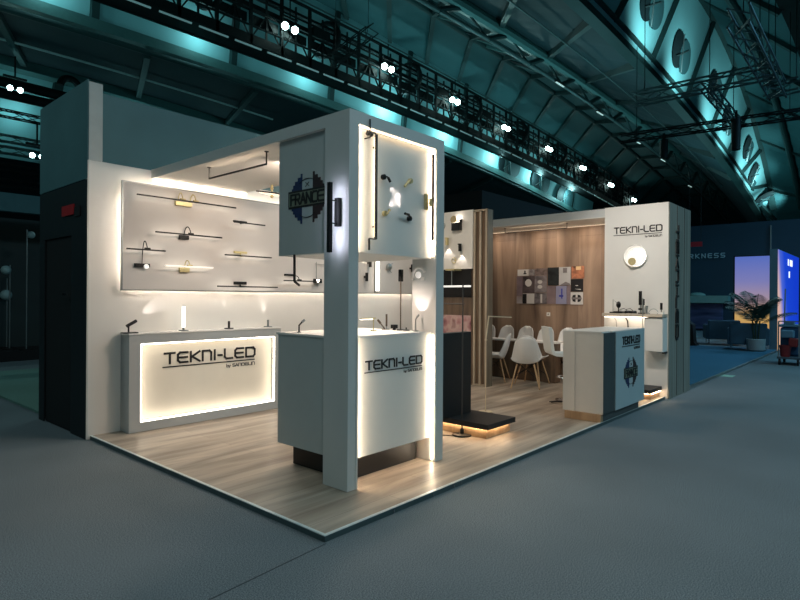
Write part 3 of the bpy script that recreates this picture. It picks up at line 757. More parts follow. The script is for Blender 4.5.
# lamps on the white panel
def wl(label, px, py, kind, metal):
    p = onx(px, py, XW - .012)
    t = thing('wall_lamp', label, 'wall lamp', p, 'small lamps on the white display panel')
    x = XW - .012
    if kind == 'disc':
        m = MB(); m.lathe((x, p.y, p.z), [(.02, 0), (.02, .05), (.062, .05), (.062, .065)], axis=(-1, 0, 0)); m.build('disc', metal, t, smooth=True)
    if kind == 'block':
        m = MB(); m.box(x - .09, x, p.y - .08, p.y + .08, p.z - .065, p.z + .065, .004); m.build('shade', metal, t)
        m = MB(); m.box(x - .05, x, p.y - .085, p.y - .06, p.z + .065, p.z + .12); m.build('bracket', metal, t)
        m = MB(); m.box(x - .08, x - .01, p.y - .06, p.y + .06, p.z + .064, p.z + .068); m.build('lens', glow('lamp_lens_soft', (255, 244, 226), 4), t)
    if kind == 'spot':
        m = MB(); m.cyl((x - .06, p.y, p.z + .05), (x - .06, p.y, p.z - .075), .028); m.build('head', metal, t, smooth=True)
        m = MB(); m.bar((x, p.y + .03, p.z + .045), (x - .06, p.y + .03, p.z + .045), .02); m.bar((x - .06, p.y + .04, p.z + .045), (x - .06, p.y, p.z + .045), .02); m.build('arm', metal, t)
        light('SPOT', (x - .06, p.y, p.z - .085), 2.4, (255, 238, 226), .02, (x + .03, p.y, p.z - .5), 75, .3)
    if kind == 'ring':
        m = MB(); m.ring((x - .03, p.y, p.z), (1, 0, 0), .045, .007); m.build('ring', metal, t, smooth=True)
        m = MB(); m.bar((x, p.y - .02, p.z), (x - .05, p.y - .02, p.z), .014); m.build('arm', metal, t)
    return p
g = wl('round brass disc lamp at the top of the white lamp panel', 455.6, 219.8, 'disc', mat('pale_brass', (186, 168, 130), .5, .4))
light('POINT', (g.x - .045, g.y - .075, g.z + .02), .5, (255, 240, 226), .02)
wl('chunky black box lamp under the brass disc on the white lamp panel', 458.2, 227, 'block', BLACKM)
wl('brass spot lamp with a downward beam, left on the white lamp panel', 449, 241, 'spot', GOLD)
wl('black spot lamp with a downward beam, right on the white lamp panel', 462, 247, 'spot', BLACKM)
wl('brass ring lamp low on the white lamp panel', 455, 260.5, 'ring', GOLD)
wl('pale ring lamp at the edge of the white lamp panel beside the far pillar', 444, 226, 'ring', ALU)
# hanging bar with gold rose
t = thing('bar_pendant', 'white glowing bar hung on a thin rod from a brass rose before the black panel', 'pendant lamp', (5.40, 3.0, 1.955))
m = MB(); m.box(5.34, 5.562, 2.93, 3.10, 1.945, 1.972); m.build('ceiling_rose', GOLD, t)
m = MB(); m.cyl((5.40, 3.01, 1.95), (5.40, 3.01, 1.69), .008); m.build('rod', ALU, t)
m = MB(); m.box(5.385, 5.415, 2.63, 3.58, 1.665, 1.695, .003); m.build('light_bar', glow('white_bar_soft', (240, 240, 234), .75), t)

# ================================================================== BLACK PODIUM AND FLOOR LAMPS
t = thing('display_podium', 'low black topped podium on a lit oak plinth with a tall black back panel', 'podium', (2.68, .57, FL))
m = MB(); m.box(2.68, 3.15, .57, 1.30, FL, .150); pb = m.build('plinth', PLINW, t)
m = MB(); m.box(2.60, 3.15, .50, 1.34, .150, .205, .004); m.build('platform_top', BLACKP, t)
m = MB(); m.box(2.40, 3.03, 1.0, 1.10, .205, 1.11, .003); m.build('back_panel', BLACKP, t)
m = MB(); m.box(2.655, 2.668, .56, 1.28, .136, .149); m.build('led_strip', WARMS, pb)
m = MB(); m.box(2.67, 3.12, .545, .557, .136, .149); m.build('led_strip', WARMS, pb)
t = thing('floor_lamp', 'black floor lamp on a round foot in front of the black podium', 'floor lamp', (2.58, .83, FL))
b0 = onz(462, 435, FL)
t.location = b0
m = MB(); m.lathe(b0, [(.105, 0), (.105, .008), (.10, .014), (.03, .018), (.022, .02), (.022, .06), (.012, .075)], seg=28); m.build('base', BLACKM, t, smooth=True)
dd = b0
tp = 1.63
m = MB(); m.cyl(dd, (dd.x, dd.y, tp), .0075); m.build('stem', mat('dark_chrome', (96, 92, 90), .35, .7), t)
hz = 1.425
m = MB(); m.cyl((dd.x - .01, dd.y + .28, hz), (dd.x, dd.y - .02, hz), .007); m.build('arm', mat('dark_chrome', (96, 92, 90)), t)
m = MB(); m.tube([dd + V((-.03, .02, .02)), dd + V((-.10, .06, .004)), dd + V((-.2, .2, .003)), dd + V((-.3, .22, .003))], .004); m.build('cable', BLACKM, t)
t = thing('floor_lamp', 'thin beige floor lamp with a bent neck and long flat arm before the slats', 'floor lamp', (3.846, 1.331, FL))
BE = mat('beige_metal', (226, 212, 184), .4, .4)
bx = V((3.846, 1.331, FL))
a = ony(484.5, 340, 1.331); b = ony(488.8, 316.3, 1.331); c = ony(511, 317.3, 1.331)
m = MB(); m.cyl(bx, bx + Z * .012, .09); m.build('base', BE, t, smooth=True)
m = MB(); m.cyl(bx, (bx.x, bx.y, a.z), .006); m.build('stem', BE, t)
m = MB(); m.tube([(bx.x, bx.y, a.z), b], .009); m.sphere((bx.x, bx.y, a.z), .016); m.build('neck', BE, t)
m = MB(); m.bar(b, c, .02, .014); m.build('arm', BE, t)

# ================================================================== MEETING AREA
m = MB(); m.box(7.38, 7.45, .90, 4.30, FL, 2.80); struct(m, 'wall_wood', WALLW)
m = MB(); m.box(6.65, 7.38, .92, 4.30, 2.785, 2.80); struct(m, 'niche_ceiling', WHITE)
m = MB(); m.box(6.65, 6.72, .92, 4.30, 2.80, 2.925); struct(m, 'fascia', PT)
m = MB(); m.box(5.67, 7.38, 4.25, 4.30, FL, 2.78); struct(m, 'wall_meeting_side', SLATD)
m = MB(); m.box(7.36, 7.378, .93, 4.2, 2.765, 2.775); tag(m.build('cove_light', glow('dim_cove', (255, 226, 190), .7)), 'warm light strip where the wood wall meets the niche ceiling', 'strip light')
u_pendant('thin black U shaped pendant bar hanging before the walnut wall', (6.9, 2.893, 2.70), (6.9, 1.675, 2.70), 2.785)

# pictures: fractions of the block x 135..680, y 140..435 in the collage
PY0, PY1, PZ0, PZ1 = 2.906, 1.567, 2.069, 1.377
def picture(label, x0, y0, x1, y1, m, extra=None):
    ya = PY0 + (PY1 - PY0) * (x0 - 140) / 540; yb = PY0 + (PY1 - PY0) * (x1 - 140) / 540
    za = PZ0 + (PZ1 - PZ0) * (y0 - 142) / 292; zb = PZ0 + (PZ1 - PZ0) * (y1 - 142) / 292
    O = V((7.38, ya, zb)); w = ya - yb; h = za - zb
    t = thing('picture_print', label, 'picture', O, 'picture prints on the walnut wall')
    mb = MB(); mb.fbox(O, -Y, Z, .002, w - .002, .002, h - .002, 0, .012); mb.build('print', m, t)
    if extra: extra(t, O + V((-.012, 0, 0)), w, h)
    return t
BL = mat('print_black', (26, 24, 26), .5); WT = mat('print_white', (208, 204, 200), .5); GY = mat('print_grey', (128, 122, 122), .5)
def sil(t, O, w, h):
    mb = MB(); mb.fbox(O, -Y, Z, .62 * w, .74 * w, .35 * h, .8 * h, 0, .002); mb.fbox(O, -Y, Z, .55 * w, .82 * w, .25 * h, .4 * h, 0, .002); mb.build('lamp_silhouette', BL, t)
def orb(t, O, w, h):
    pts = [(w * (.5 + .28 * math.cos(a)), h * (.6 + .22 * math.sin(a))) for a in [k * math.pi / 8 for k in range(16)]]
    mb = MB(); mb.prism(O, -Y, Z, pts, 0, .002); mb.build('white_motif', WT, t)
def orb2(t, O, w, h):
    for cy_ in (.62, .34):
        pts = [(w * (.45 + .2 * math.cos(a)), h * (cy_ + .11 * math.sin(a))) for a in [k * math.pi / 8 for k in range(16)]]
        mb = MB(); mb.prism(O, -Y, Z, pts, 0, .002); mb.build('white_motif', WT, t)
def wedge(t, O, w, h):
    mb = MB(); mb.prism(O, -Y, Z, [(.05 * w, .0), (w * .97, 0), (w * .97, .08 * h), (w * .6, .2 * h)], 0, .002); mb.fbox(O, -Y, Z, .35 * w, .7 * w, .68 * h, .95 * h, 0, .002); mb.build('dark_motif', GY, t)
def ban(t, O, w, h):
    for s in (-1, 1):
        pts = [(w * (.5 + s * .08), h * .2), (w * (.5 + s * .3), h * .25), (w * (.5 + s * .38), h * .5), (w * (.5 + s * .3), h * .75), (w * (.5 + s * .08), h * .8)]
        mb = MB(); mb.prism(O, -Y, Z, pts if s > 0 else pts[::-1], 0, .002); mb.build('badge_motif', BL, t)
    mb = MB(); mb.fbox(O, -Y, Z, .1 * w, .9 * w, .42 * h, .58 * h, .002, .004); mb.build('badge_band', GY, t)
def fig(t, O, w, h):
    mb = MB(); mb.fbox(O, -Y, Z, .5 * w, .62 * w, .3 * h, .85 * h, 0, .002); mb.fbox(O, -Y, Z, .3 * w, .7 * w, .4 * h, .5 * h, 0, .002); mb.build('blue_motif', mat('print_blue', (60, 70, 170), .5), t)
def hilite(t, O, w, h):
    mb = MB(); mb.fbox(O, -Y, Z, .35 * w, .75 * w, .68 * h, .97 * h, 0, .002); mb.build('pale_motif', mat('print_peach', (236, 200, 150), .5), t)
def glint(t, O, w, h):
    mb = MB(); mb.prism(O, -Y, Z, [(.3 * w, .22 * h), (.85 * w, .14 * h), (.8 * w, .22 * h)], 0, .002); mb.fbox(O, -Y, Z, .4 * w, .6 * w, .45 * h, .52 * h, 0, .002); mb.build('white_motif', WT, t)
picture('white picture with a small black lamp silhouette, top left of the collage', 145, 155, 240, 207, WT, sil)
picture('small grey mottled picture in the top row beside the white silhouette picture', 242, 155, 290, 207, blotch('ink_a', [(70, 66, 68), (150, 144, 144), (60, 56, 58)], 9))
picture('brown and grey wide picture in the top row above the twin light picture', 292, 150, 395, 204, blotch('ink_b', [(52, 44, 44), (128, 112, 108), (84, 76, 74)], 8))
picture('tall near black interior picture in the middle of the collage', 398, 146, 486, 286, blotch('ink_c', [(20, 24, 26), (48, 52, 54), (24, 26, 28)], 6))
picture('tall pale picture with a dark wedge along its bottom', 488, 146, 578, 286, mat('print_pale', (190, 190, 190), .5), wedge)
picture('brown and orange picture with a pale highlight at the top right', 585, 142, 680, 236, blotch('ink_d', [(92, 60, 50), (200, 130, 96), (110, 74, 62)], 6), hilite)
picture('near black picture with a white glint in the right column', 580, 240, 672, 335, BL, glint)
picture('white picture with a dark round badge, bottom right of the collage', 578, 338, 672, 432, WT, ban)
picture('dark picture with a soft white oval in the left half of the collage', 190, 210, 289, 345, blotch('ink_e', [(54, 46, 48), (96, 84, 86), (50, 44, 46)], 5), orb)
picture('grey picture with two white globes one above the other', 291, 206, 391, 342, blotch('ink_f', [(96, 90, 92), (142, 134, 136), (92, 86, 88)], 5), orb2)
picture('narrow mauve picture on the left edge of the collage', 138, 210, 188, 368, blotch('ink_g', [(112, 98, 104), (140, 124, 128)], 4))
picture('small pale picture low on the left edge of the collage', 138, 371, 186, 430, blotch('ink_h', [(150, 138, 138), (184, 176, 176)], 6))
picture('half black half white picture in the bottom row', 190, 348, 289, 430, WT, lambda t, O, w, h: MB().fbox(O, -Y, Z, .02 * w, .35 * w, .02 * h, .95 * h, 0, .002).build('dark_motif', BL, t))
picture('dark grey picture with a white streak in the bottom row', 291, 345, 391, 430, blotch('ink_i', [(60, 56, 60), (130, 124, 126), (52, 48, 50)], 6), lambda t, O, w, h: MB().fbox(O, -Y, Z, .5 * w, .64 * w, .1 * h, .9 * h, 0, .002).build('white_motif', WT, t))
picture('mauve picture between the grey streak picture and the blue picture', 393, 290, 463, 430, blotch('ink_j', [(120, 104, 108), (150, 132, 132)], 4))
picture('lilac blue picture with a small blue figure', 465, 290, 548, 430, mat('print_lilac', (146, 146, 172), .5), fig)
picture('narrow mauve picture right of the blue figure picture', 550, 290, 577, 430, blotch('ink_k', [(126, 110, 116), (150, 134, 138)], 4))
p = onx(548.5, 314.2, 7.38)
t = thing('wall_socket', 'white wall socket plate under the collage on the wood wall', 'socket', p)
m = MB(); m.fbox(p, -Y, Z, -.035, .035, -.035, .035, 0, .008); m.build('plate', WHITE, t)
m = MB(); m.fbox(p, -Y, Z, -.012, .012, -.012, .012, .008, .012); m.build('switch', GY, t)

# ---- chairs
SHELL = mat('white_plastic_shell', (226, 226, 224), .4, var=.02)
BEECH = mat('beech_leg', (190, 156, 116), .5, var=.1, scale=20)
def shell_mesh():
    """one continuous bucket shell: seat curving into a rounded back with raised sides"""
    nu, nv = 16, 26
    bm = bmesh.new(); rows = []
    for j in range(nv + 1):
        v = j / nv
        if v < .45:                             # seat, front to rear
            s = v / .45; y = -.23 + .36 * s; z = .445 - .04 * math.sin(math.pi * .5 * min(1, s * 1.3)) - .02 * (1 - s) ** 4; w = .195 + .035 * s
        else:                                   # bend and back, narrowing to a rounded top
            s = (v - .45) / .55; y = .13 + .09 * math.sin(s * math.pi / 2) + .03 * s; z = .405 + .425 * s ** 1.25
            w = .230 - .085 * s ** 1.3
            if s > .82: w *= math.sqrt(max(.10, 1 - ((s - .82) / .19) ** 2))
        row = []
        for i in range(nu + 1):
            u = -1 + 2 * i / nu; x = u * w; q = (abs(x) / .23)
            k = max(0, min(1, (v - .40) / .2))
            row.append(bm.verts.new((x, y - .10 * q ** 2 * k, z + .09 * q ** 3 * (1 - k))))
        rows.append(row)
    for j in range(nv):
        for i in range(nu):
            bm.faces.new((rows[j][i], rows[j][i + 1], rows[j + 1][i + 1], rows[j + 1][i]))
    return bm
def make_chair(label):
    t = thing('shell_chair', label, 'chair', (0, 0, FL), 'white shell chairs in the meeting area')
    b = MB(); b.bm.free(); b.bm = shell_mesh()
    o = b.build('shell', SHELL, t, world=False)
    for p in o.data.polygons: p.use_smooth = True
    sd = o.modifiers.new('thickness', 'SOLIDIFY'); sd.thickness = .012
    for sx in (-1, 1):
        for sy in (-1, 1):
            m = MB(); m.cyl((sx * .13, sy * .10, .40), (sx * .225, sy * .21 + (.0), 0), .013, .010, 10); m.build('leg', BEECH, t, world=False, smooth=True)
    m = MB()
    for sx in (-1, 1):
        m.cyl((sx * .14, -.11, .40), (-sx * .19, .16, .16), .005, seg=6); m.cyl((sx * .14, .11, .40), (-sx * .19, -.16, .16), .005, seg=6)
        m.cyl((sx * .14, -.11, .395), (sx * .14, .11, .395), .008, seg=6)
    m.cyl((-.14, -.11, .395), (.14, -.11, .395), .008, seg=6); m.cyl((-.14, .11, .395), (.14, .11, .395), .008, seg=6)
    m.build('wire_brace', BLACKM, t, world=False)
    return t
ch = make_chair('white shell chair seen from behind in front of the meeting table'); ch.location = (5.99, 1.95, FL); ch.rotation_euler = (0, 0, math.radians(118))
def more_chair(x, y, rot, label, s=1.0):
    c = copy_tree(ch); c.location = (x, y, FL); c.rotation_euler = (0, 0, math.radians(rot)); c['label'] = label; c.scale = (s, s, s); return c
more_chair(6.33, 2.72, 200, 'white shell chair half hidden behind the slatted divider')
more_chair(6.42, 2.06, 95, 'white shell chair directly behind the foremost chair of the meeting area')
for yy, lab in ((3.46, 'white chair at the wood wall behind the table, first beside the divider'), (3.05, 'white chair at the wood wall behind the table, second from the divider'),
               (2.64, 'white chair at the wood wall behind the table, third from the divider'), (2.23, 'white chair at the wood wall behind the table, fourth from the divider'),
               (1.82, 'white chair at the wood wall behind the table, nearest the white stool')):
    more_chair(7.06, yy, -90, lab).scale = (.88, 1, 1.12)
t = thing('meeting_table', 'white topped meeting table with a brown wooden front below the row of chair backs', 'table', (6.85, 2.6, FL))
m = MB(); m.box(6.70, 6.96, 1.75, 3.95, .715, .745, .003); m.build('tabletop', TOPW, t)
m = MB(); m.box(6.73, 6.76, 1.80, 3.9, FL, .715); m.build('front_panel', SLATD, t)
for yy in (1.80, 3.87):
    m = MB(); m.box(6.76, 6.94, yy, yy + .03, FL, .715); m.build('leg', SLATD, t)

# white bar stool behind the desk
st = V((5.28, 1.02, FL))
t = thing('bar_stool', 'white moulded bar stool with teal lit backrest behind the reception desk', 'stool', st)
t.rotation_euler = (0, 0, math.radians(0))
STW = mat('white_leatherette', (230, 234, 232), .4, var=.02)
uu = V((XR * 1, YR * 1, 0)).normalized()           # stool faces along the view's right
dv = V((XD, YD, 0)).normalized()
pts = []
prof = [(-.21, .40), (-.20, .30), (-.185, .18), (-.17, .07), (-.15, .02), (-.10, 0), (.0, -.01), (.12, -.01), (.22, 0)]
m = MB()
top = 1.055
poly = []
for (a, b) in prof: poly.append((a, b + .685))
inner = [(a + (.045 if b > .05 else .03 if b > .01 else .0), b + .685 + (.0 if b > .05 else .02 if b > .01 else .045)) for a, b in prof]
m.prism(st - V((0, 0, FL)) + dv * .21, uu, Z, poly + inner[::-1], 0, .42)
m.build('seat_shell', STW, t)
so = st; st = st + uu * .10
m = MB(); m.cyl(st + Z * .03, st + Z * .64, .022); m.build('pole', CHROME, t, smooth=True)
m = MB(); m.lathe(st, [(.15, 0), (.15, .012), (.05, .03), (.03, .05)], seg=28); m.build('base', CHROME, t, smooth=True)
m = MB(); m.ring(st + Z * .33, (0, 0, 1), .13, .010); m.build('footrest', CHROME, t, smooth=True); st = so

p = onz(551, 403, FL)
m = MB(); m.tube([p + V((-.0, .0, .01)), p + V((.05, -.06, .02)), p + V((.12, -.10, .012)), p + V((.2, -.1, .01)), p + V((.25, -.2, .015))], .008); m.tube([p + V((.03, .04, .01)), p + V((.1, -.04, .02)), p + V((.16, -.16, .02))], .007)
tag(m.build('cable_tangle', BLACKM), 'tangle of dark cables on the floor beside the reception desk', 'cables')

# ================================================================== RECEPTION DESK
t = thing('reception_desk', 'white reception desk at the floor edge with a blue grey front carrying logo and badge', 'desk', (4.27, -.02, FL))
DW = mat('desk_white', (226, 222, 214), .5, var=.02); DB = mat('desk_blue_grey', (176, 194, 198), .5, var=.02, scale=3); DD = mat('desk_dark_strip', (72, 78, 78), .5)
m = MB(); m.box(4.27, 5.64, -.012, .485, .13, 1.085, .002); m.build('body', DW, t)
m = MB(); m.box(4.262, 4.27, .335, .485, .13, 1.085); m.build('side_panel', DW, t)
m = MB(); m.box(4.274, 4.62, -.018, -.012, .132, 1.085); m.build('dark_strip', DD, t)
m = MB(); m.box(4.62, 5.645, -.030, -.012, .132, 1.085, .002); m.build('front_panel', DB, t)
m = MB(); m.box(4.262, 4.50, .0, .49, 1.085, 1.10); m.box(4.50, 5.645, -.030, .49, 1.085, 1.10); m.build('desktop', TOPW, t)
m = MB(); m.box(4.23, 5.50, .0, .445, FL, .13); m.build('plinth', PLINW, t)
m = MB(); m.box(4.30, 5.50, -.003, .0, FL, .13); m.build('plinth_front', DD, t)
logo(t, V((4.83, -.030, .925)), X, Z, .62, .085, .018)
badge(t, V((5.13, -.030, .55)), X, Z, .20, sx=1.10, banner_rgb=(124, 132, 66))
k = onz(555.5, 348, 1.0)
t2 = thing('phone_box', 'small black box on the stool seat beside the reception desk', 'box', st + V((.12, -.1, .70)))
m = MB(); c = st + V((.10, -.11, .69)); m.box(c.x - .03, c.x + .03, c.y - .03, c.y + .03, c.z, c.z + .055, .004); m.build('body', BLACKM, t2)
t2.location = c; t2.children[0].location = V((0, 0, 0))

# ================================================================== END BLOCK (x 6.65 .. 7.79)
m = MB(); m.box(6.65, 7.785, -.035, .92, 0.0, 2.935); w = struct(m, 'wall_right', WHITE)
m = MB(); m.box(6.652, 7.79, -.047, -.035, 0.0, 2.932); cl = struct(m, 'wall_right_cladding', GREYW)
m = MB()
for x in (7.05, 7.42): m.box(x, x + .012, -.052, -.047, .02, 2.93)
m.build('groove', mat('groove_dark', (54, 58, 56), .7), cl)
# upright lettering on the cladding, reading from top to bottom
a = ony(677, 221, -.047); b = ony(677, 331, -.047)
lt = thing('wall_lettering', 'black upright lettering running down the grey end of the booth wall', 'sign', (a.x, -.047, a.z))
m = MB(); letters(m, 'TEKnI-LED', V((a.x - .05, -.047, 2.62)), -Z, X, 1.74, .13, .028, .012); m.build('lettering', LETTER, lt)
lt.location = (7.1, -.047, .86); lt.children[0].location = V((a.x - 7.1, 0, a.z - .86))
# logo on the white end panel
a = onx(614.5, 233.5, 6.65); b = onx(662, 226, 6.65)
lg = thing('wall_logo', 'black lettering high on the white end panel above the round lamp', 'sign', (6.65, .05, 2.50))
O = V((6.65, a.y, 2.515)); logo(lg, O, -Y, Z, a.y - b.y, .088, .016)
# round wall lamp
c = onx(635, 256, 6.62)
t = thing('round_wall_lamp', 'large round white wall lamp with a brass disc on the white end panel', 'wall lamp', (6.65, c.y, c.z))
m = MB(); m.lathe((6.65, c.y, c.z), [(.165, 0), (.178, .03), (.170, .035), (.14, .02), (.06, .016)], seg=36, axis=(-1, 0, 0)); m.build('dish', WHITE, t, smooth=True)
m = MB(); m.lathe((6.62, c.y - .03, c.z - .02), [(.02, 0), (.115, .02), (.125, .035), (.12, .045), (.02, .05)], seg=36, axis=(-1, 0, 0)); m.build('inner_disc', glow('opal_disc', (255, 248, 240), .55), t, smooth=True)
m = MB(); m.cyl((6.57, c.y + .025, c.z - .085), (6.555, c.y + .025, c.z - .085), .058, seg=24); m.build('brass_disc', GOLD, t, smooth=True)
m = MB(); m.ring((6.612, c.y - .03, c.z - .02), (1, 0, 0), .085, .006, seg=36); m.build('led_ring', glow('ring_led', (255, 246, 236), 14), t, smooth=True)
# shelf with lamps and cabinet below
t = thing('wall_shelf', 'pale wooden shelf across the white end panel carrying small lamps', 'shelf', (6.65, .4, 1.22))
m = MB(); m.box(6.40, 6.65, -.03, .86, 1.222, 1.268, .003); m.build('board', SHELFW, t)
t = thing('wall_cabinet', 'white cabinet hung under the pale shelf at the outer side', 'cabinet', (6.5, .1, .71))
m = MB(); m.box(6.44, 6.648, -.03, .235, .715, 1.215, .002); m.build('body', WHITE, t)
m = MB(); m.box(6.428, 6.44, -.025, .23, .72, 1.21, .002); m.build('door', WHITE, t)
m = MB(); m.box(6.50, 6.648, -.034, .0, .685, .715); m.build('bracket', BLACKM, t)
m = MB(); m.box(6.45, 6.64, .24, .84, 1.205, 1.215); tag(m.build('shelf_light', glow('shelf_led', (255, 236, 214), 4)), 'thin light strip under the pale shelf', 'strip light')
ZS = 1.268
def sh(px): return onz(px, 311, ZS)
def shelf_item(name, label, px, build):
    p = onx(px, 311, 6.52); p.z = ZS
    t = thing(name, label, 'lamp', p, 'small lamps on the pale shelf'); build(t, p); return t
def wirearm(t, p):
    m = MB(); m.box(p.x - .04, p.x + .04, p.y - .03, p.y + .04, p.z, p.z + .02); m.build('base', BLACKM, t)
    m = MB(); m.tube([p, p + Z * .21, p + V((0, -.06, .16))], .005); m.build('stem', ALU, t)
def blackhead(t, p):
    m = MB(); m.box(p.x - .05, p.x + .05, p.y - .075, p.y + .06, p.z, p.z + .03, .004); m.build('base', BLACKM, t)
    m = MB(); m.cyl(p + Z * .03, p + Z * .09, .008); m.build('stem', BLACKM, t)
    m = MB(); m.sphere(p + Z * .13, .035, 1, 1, 1.5); m.build('head', BLACKM, t, smooth=True)
def lowpuck(t, p):
    m = MB(); m.lathe(p, [(.045, 0), (.05, .02), (.04, .04), (.01, .045)]); m.build('base', BLACKM, t, smooth=True)
    m = MB(); m.tube([p + Z * .04, p + V((0, .05, .075)), p + V((0, .11, .06))], .004); m.build('arm', BLACKM, t)
def tallblack(t, p):
    m = MB(); m.cyl(p, p + Z * .015, .035); m.build('base', BLACKM, t)
    m = MB(); m.cyl(p, p + Z * .13, .006); m.build('stem', ALU, t)
    m = MB(); m.box(p.x - .017, p.x + .017, p.y - .02, p.y + .02, p.z + .13, p.z + .34, .003); m.build('head', BLACKM, t)
    m = MB(); m.box(p.x - .017, p.x + .017, p.y - .025, p.y + .025, p.z + .055, p.z + .085, .003); m.build('knob', BLACKM, t)
def midblack(t, p):
    m = MB(); m.cyl(p, p + Z * .012, .03); m.build('base', BLACKM, t)
    m = MB(); m.cyl(p, p + Z * .13, .005); m.build('stem', ALU, t)
    m = MB(); m.cyl(p + Z * .13, p + Z * .22, .015); m.build('head', BLACKM, t)
def palepost(t, p):
    m = MB(); m.cyl(p, p + Z * .012, .03); m.build('base', ALU, t)
    m = MB(); m.cyl(p, p + Z * .12, .012, .018); m.build('stem', ALU, t)
def arch(t, p):
    m = MB(); m.tube([p + V((0, .07 * math.cos(a), .075 * math.sin(a))) for a in [math.pi * k / 12 for k in range(13)]], .004); m.build('arm', ALU, t)
    m = MB(); m.cyl(p + V((0, .07, 0)), p + V((0, .07, .01)), .02); m.cyl(p + V((0, -.07, 0)), p + V((0, -.07, .01)), .02); m.build('base', ALU, t)
def blackstick(t, p):
    m = MB(); m.box(p.x - .03, p.x + .03, p.y - .035, p.y + .04, p.z, p.z + .03, .003); m.build('base', WHITE, t)
    m = MB(); m.cyl(p + Z * .03, p + Z * .07, .006); m.build('stem', BLACKM, t)
    m = MB(); m.cyl(p + Z * .065, p + Z * .165, .018); m.build('head', BLACKM, t)
shelf_item('desk_lamp', 'thin wire lamp with a drooping arm, first on the pale shelf beside the wood wall', 613, wirearm)
shelf_item('desk_lamp', 'black lamp with a rounded head on the pale shelf', 618.5, blackhead)
shelf_item('desk_lamp', 'low black puck lamp in the middle of the pale shelf', 627.5, lowpuck)
shelf_item('desk_lamp', 'low black puck lamp left of the tallest lamp on the pale shelf', 633.5, lowpuck)
shelf_item('desk_lamp', 'tallest black box headed lamp on the pale shelf', 640.3, tallblack)
shelf_item('desk_lamp', 'slimmer black lamp just right of the tallest one on the pale shelf', 643.6, midblack)
shelf_item('desk_lamp', 'short pale post lamp on the pale shelf', 646.8, palepost)
shelf_item('desk_lamp', 'thin arched wire lamp on the pale shelf', 653.5, arch)
shelf_item('desk_lamp', 'black stick lamp on a white foot at the outer end of the pale shelf', 661.3, blackstick)
for px, r, lab in ((616.5, .004, 'thin grey cable hanging under the pale shelf'), (628, .009, 'thick dark cable hanging under the pale shelf')):
    p = onx(px, 317, 6.62)
    m = MB(); m.tube([(6.625, p.y + .05, 1.218), (6.632, p.y + .01, 1.15), (6.636, p.y, 1.0), (6.636, p.y, .30)], r); tag(m.build('power_cable', BLACKM if r > .005 else GY), lab, 'cable')
p = onx(643.3, 312, 6.41)
m = MB(); m.cyl((6.385, p.y, FL), (6.385, p.y, 1.5), .006); tag(m.build('thin_rod', ALU), 'thin grey upright rod standing before the pale shelf', 'rod')
# low black bench with light under it in front of the end panel
t = thing('display_podium', 'low black topped podium on a lit plinth below the white end panel', 'podium', (6.3, .25, FL))
m = MB(); m.box(6.22, 6.62, .07, .6, FL, .13); pb = m.build('plinth', PLINW, t)
m = MB(); m.box(6.12, 6.64, .04, .65, .135, .19, .003); m.build('platform_top', BLACKP, t)
m = MB(); m.box(6.20, 6.212, .08, .6, .12, .132); m.build('led_strip', WARMS, pb)
m = MB(); m.box(6.22, 6.62, .052, .062, .12, .132); m.build('led_strip', WARMS, pb)

# ================================================================== NEIGHBOURS: black stand behind, lounge on the right, dark showcase on the left
m = MB(); m.box(9.0, 21.0, 4.78, 11.0, 0.0, 4.03); tag(m.build('black_stand', NEARBLK), 'tall plain black stand block rising behind the wood walled meeting area', 'stand')
NAVY = mat('navy_stand_wall', (34, 62, 78), .6, var=.1, scale=.6)
m = MB(); m.box(27.5, 27.9, -.4, 9.0, 0.0, 5.0); struct(m, 'wall_far', NAVY)
m = MB(); m.box(27.42, 27.5, 1.66, 1.71, 3.6, 4.8); m.box(27.42, 27.5, 1.66, 1.71, 2.9, 3.2); struct(m, 'trim_8', ALU)
# lettering on the navy wall
a = onx(689, 258.5, 27.48); b = onx(727, 252, 27.48)
t = thing('wall_lettering', 'spaced pale lettering on the navy wall of the far stand', 'sign', (27.48, b.y, a.z))
w1 = (a.y - b.y); lw = w1 * 1.62
TXT = mat('pale_lettering', (170, 196, 204), .5)
m = MB()
word = 'DARKNESS'; per = w1 / 6.0
for i, cch in enumerate(word):
    letters(m, cch, V((27.48, b.y + per * (len(word) - i) - per * .1, a.z)), -Y, Z, per * .55, (b.z - a.z) * .8, .038, .03)
m.build('lettering', TXT, t)
a = onx(688, 247, 24); b = onx(702, 241.5, 24)
t = thing('hanging_sign', 'small dark red sign hanging before the navy wall', 'sign', (24, (a.y + b.y) / 2, a.z))
m = MB(); m.box(24, 24.06, b.y, a.y, a.z, b.z); m.build('board', mat('dark_red_sign', (170, 30, 44), .6), t)
m = MB()
for yy in (b.y + .05, a.y - .05): m.cyl((24.03, yy, b.z), (24.03, yy, 7.0), .01)
m.build('wire', STEELB, t)
# mural
a = onx(686, 328, 27.4); b = onx(729, 294, 27.4)
t = thing('mural_panel', 'long mural of bluish streaks under a pale shelf on the navy wall', 'mural', (27.4, b.y, a.z))
m = MB(); m.box(27.36, 27.49, b.y + .25, a.y + 1.5, a.z, b.z - .45); m.build('print', blotch('mural_ink', [(40, 50, 84), (92, 100, 140), (60, 72, 110), (112, 118, 150)], .7, stretch=(1, .6, 3)), t)
m = MB(); m.box(26.9, 27.49, b.y - .05, a.y + 1.5, b.z - .42, b.z - .08); m.sphere((27.1, b.y + 1.25, b.z - .06), .22, 1, 1.6, .6); m.build('pale_shelf', mat('pale_sage', (126, 164, 156), .6), t)
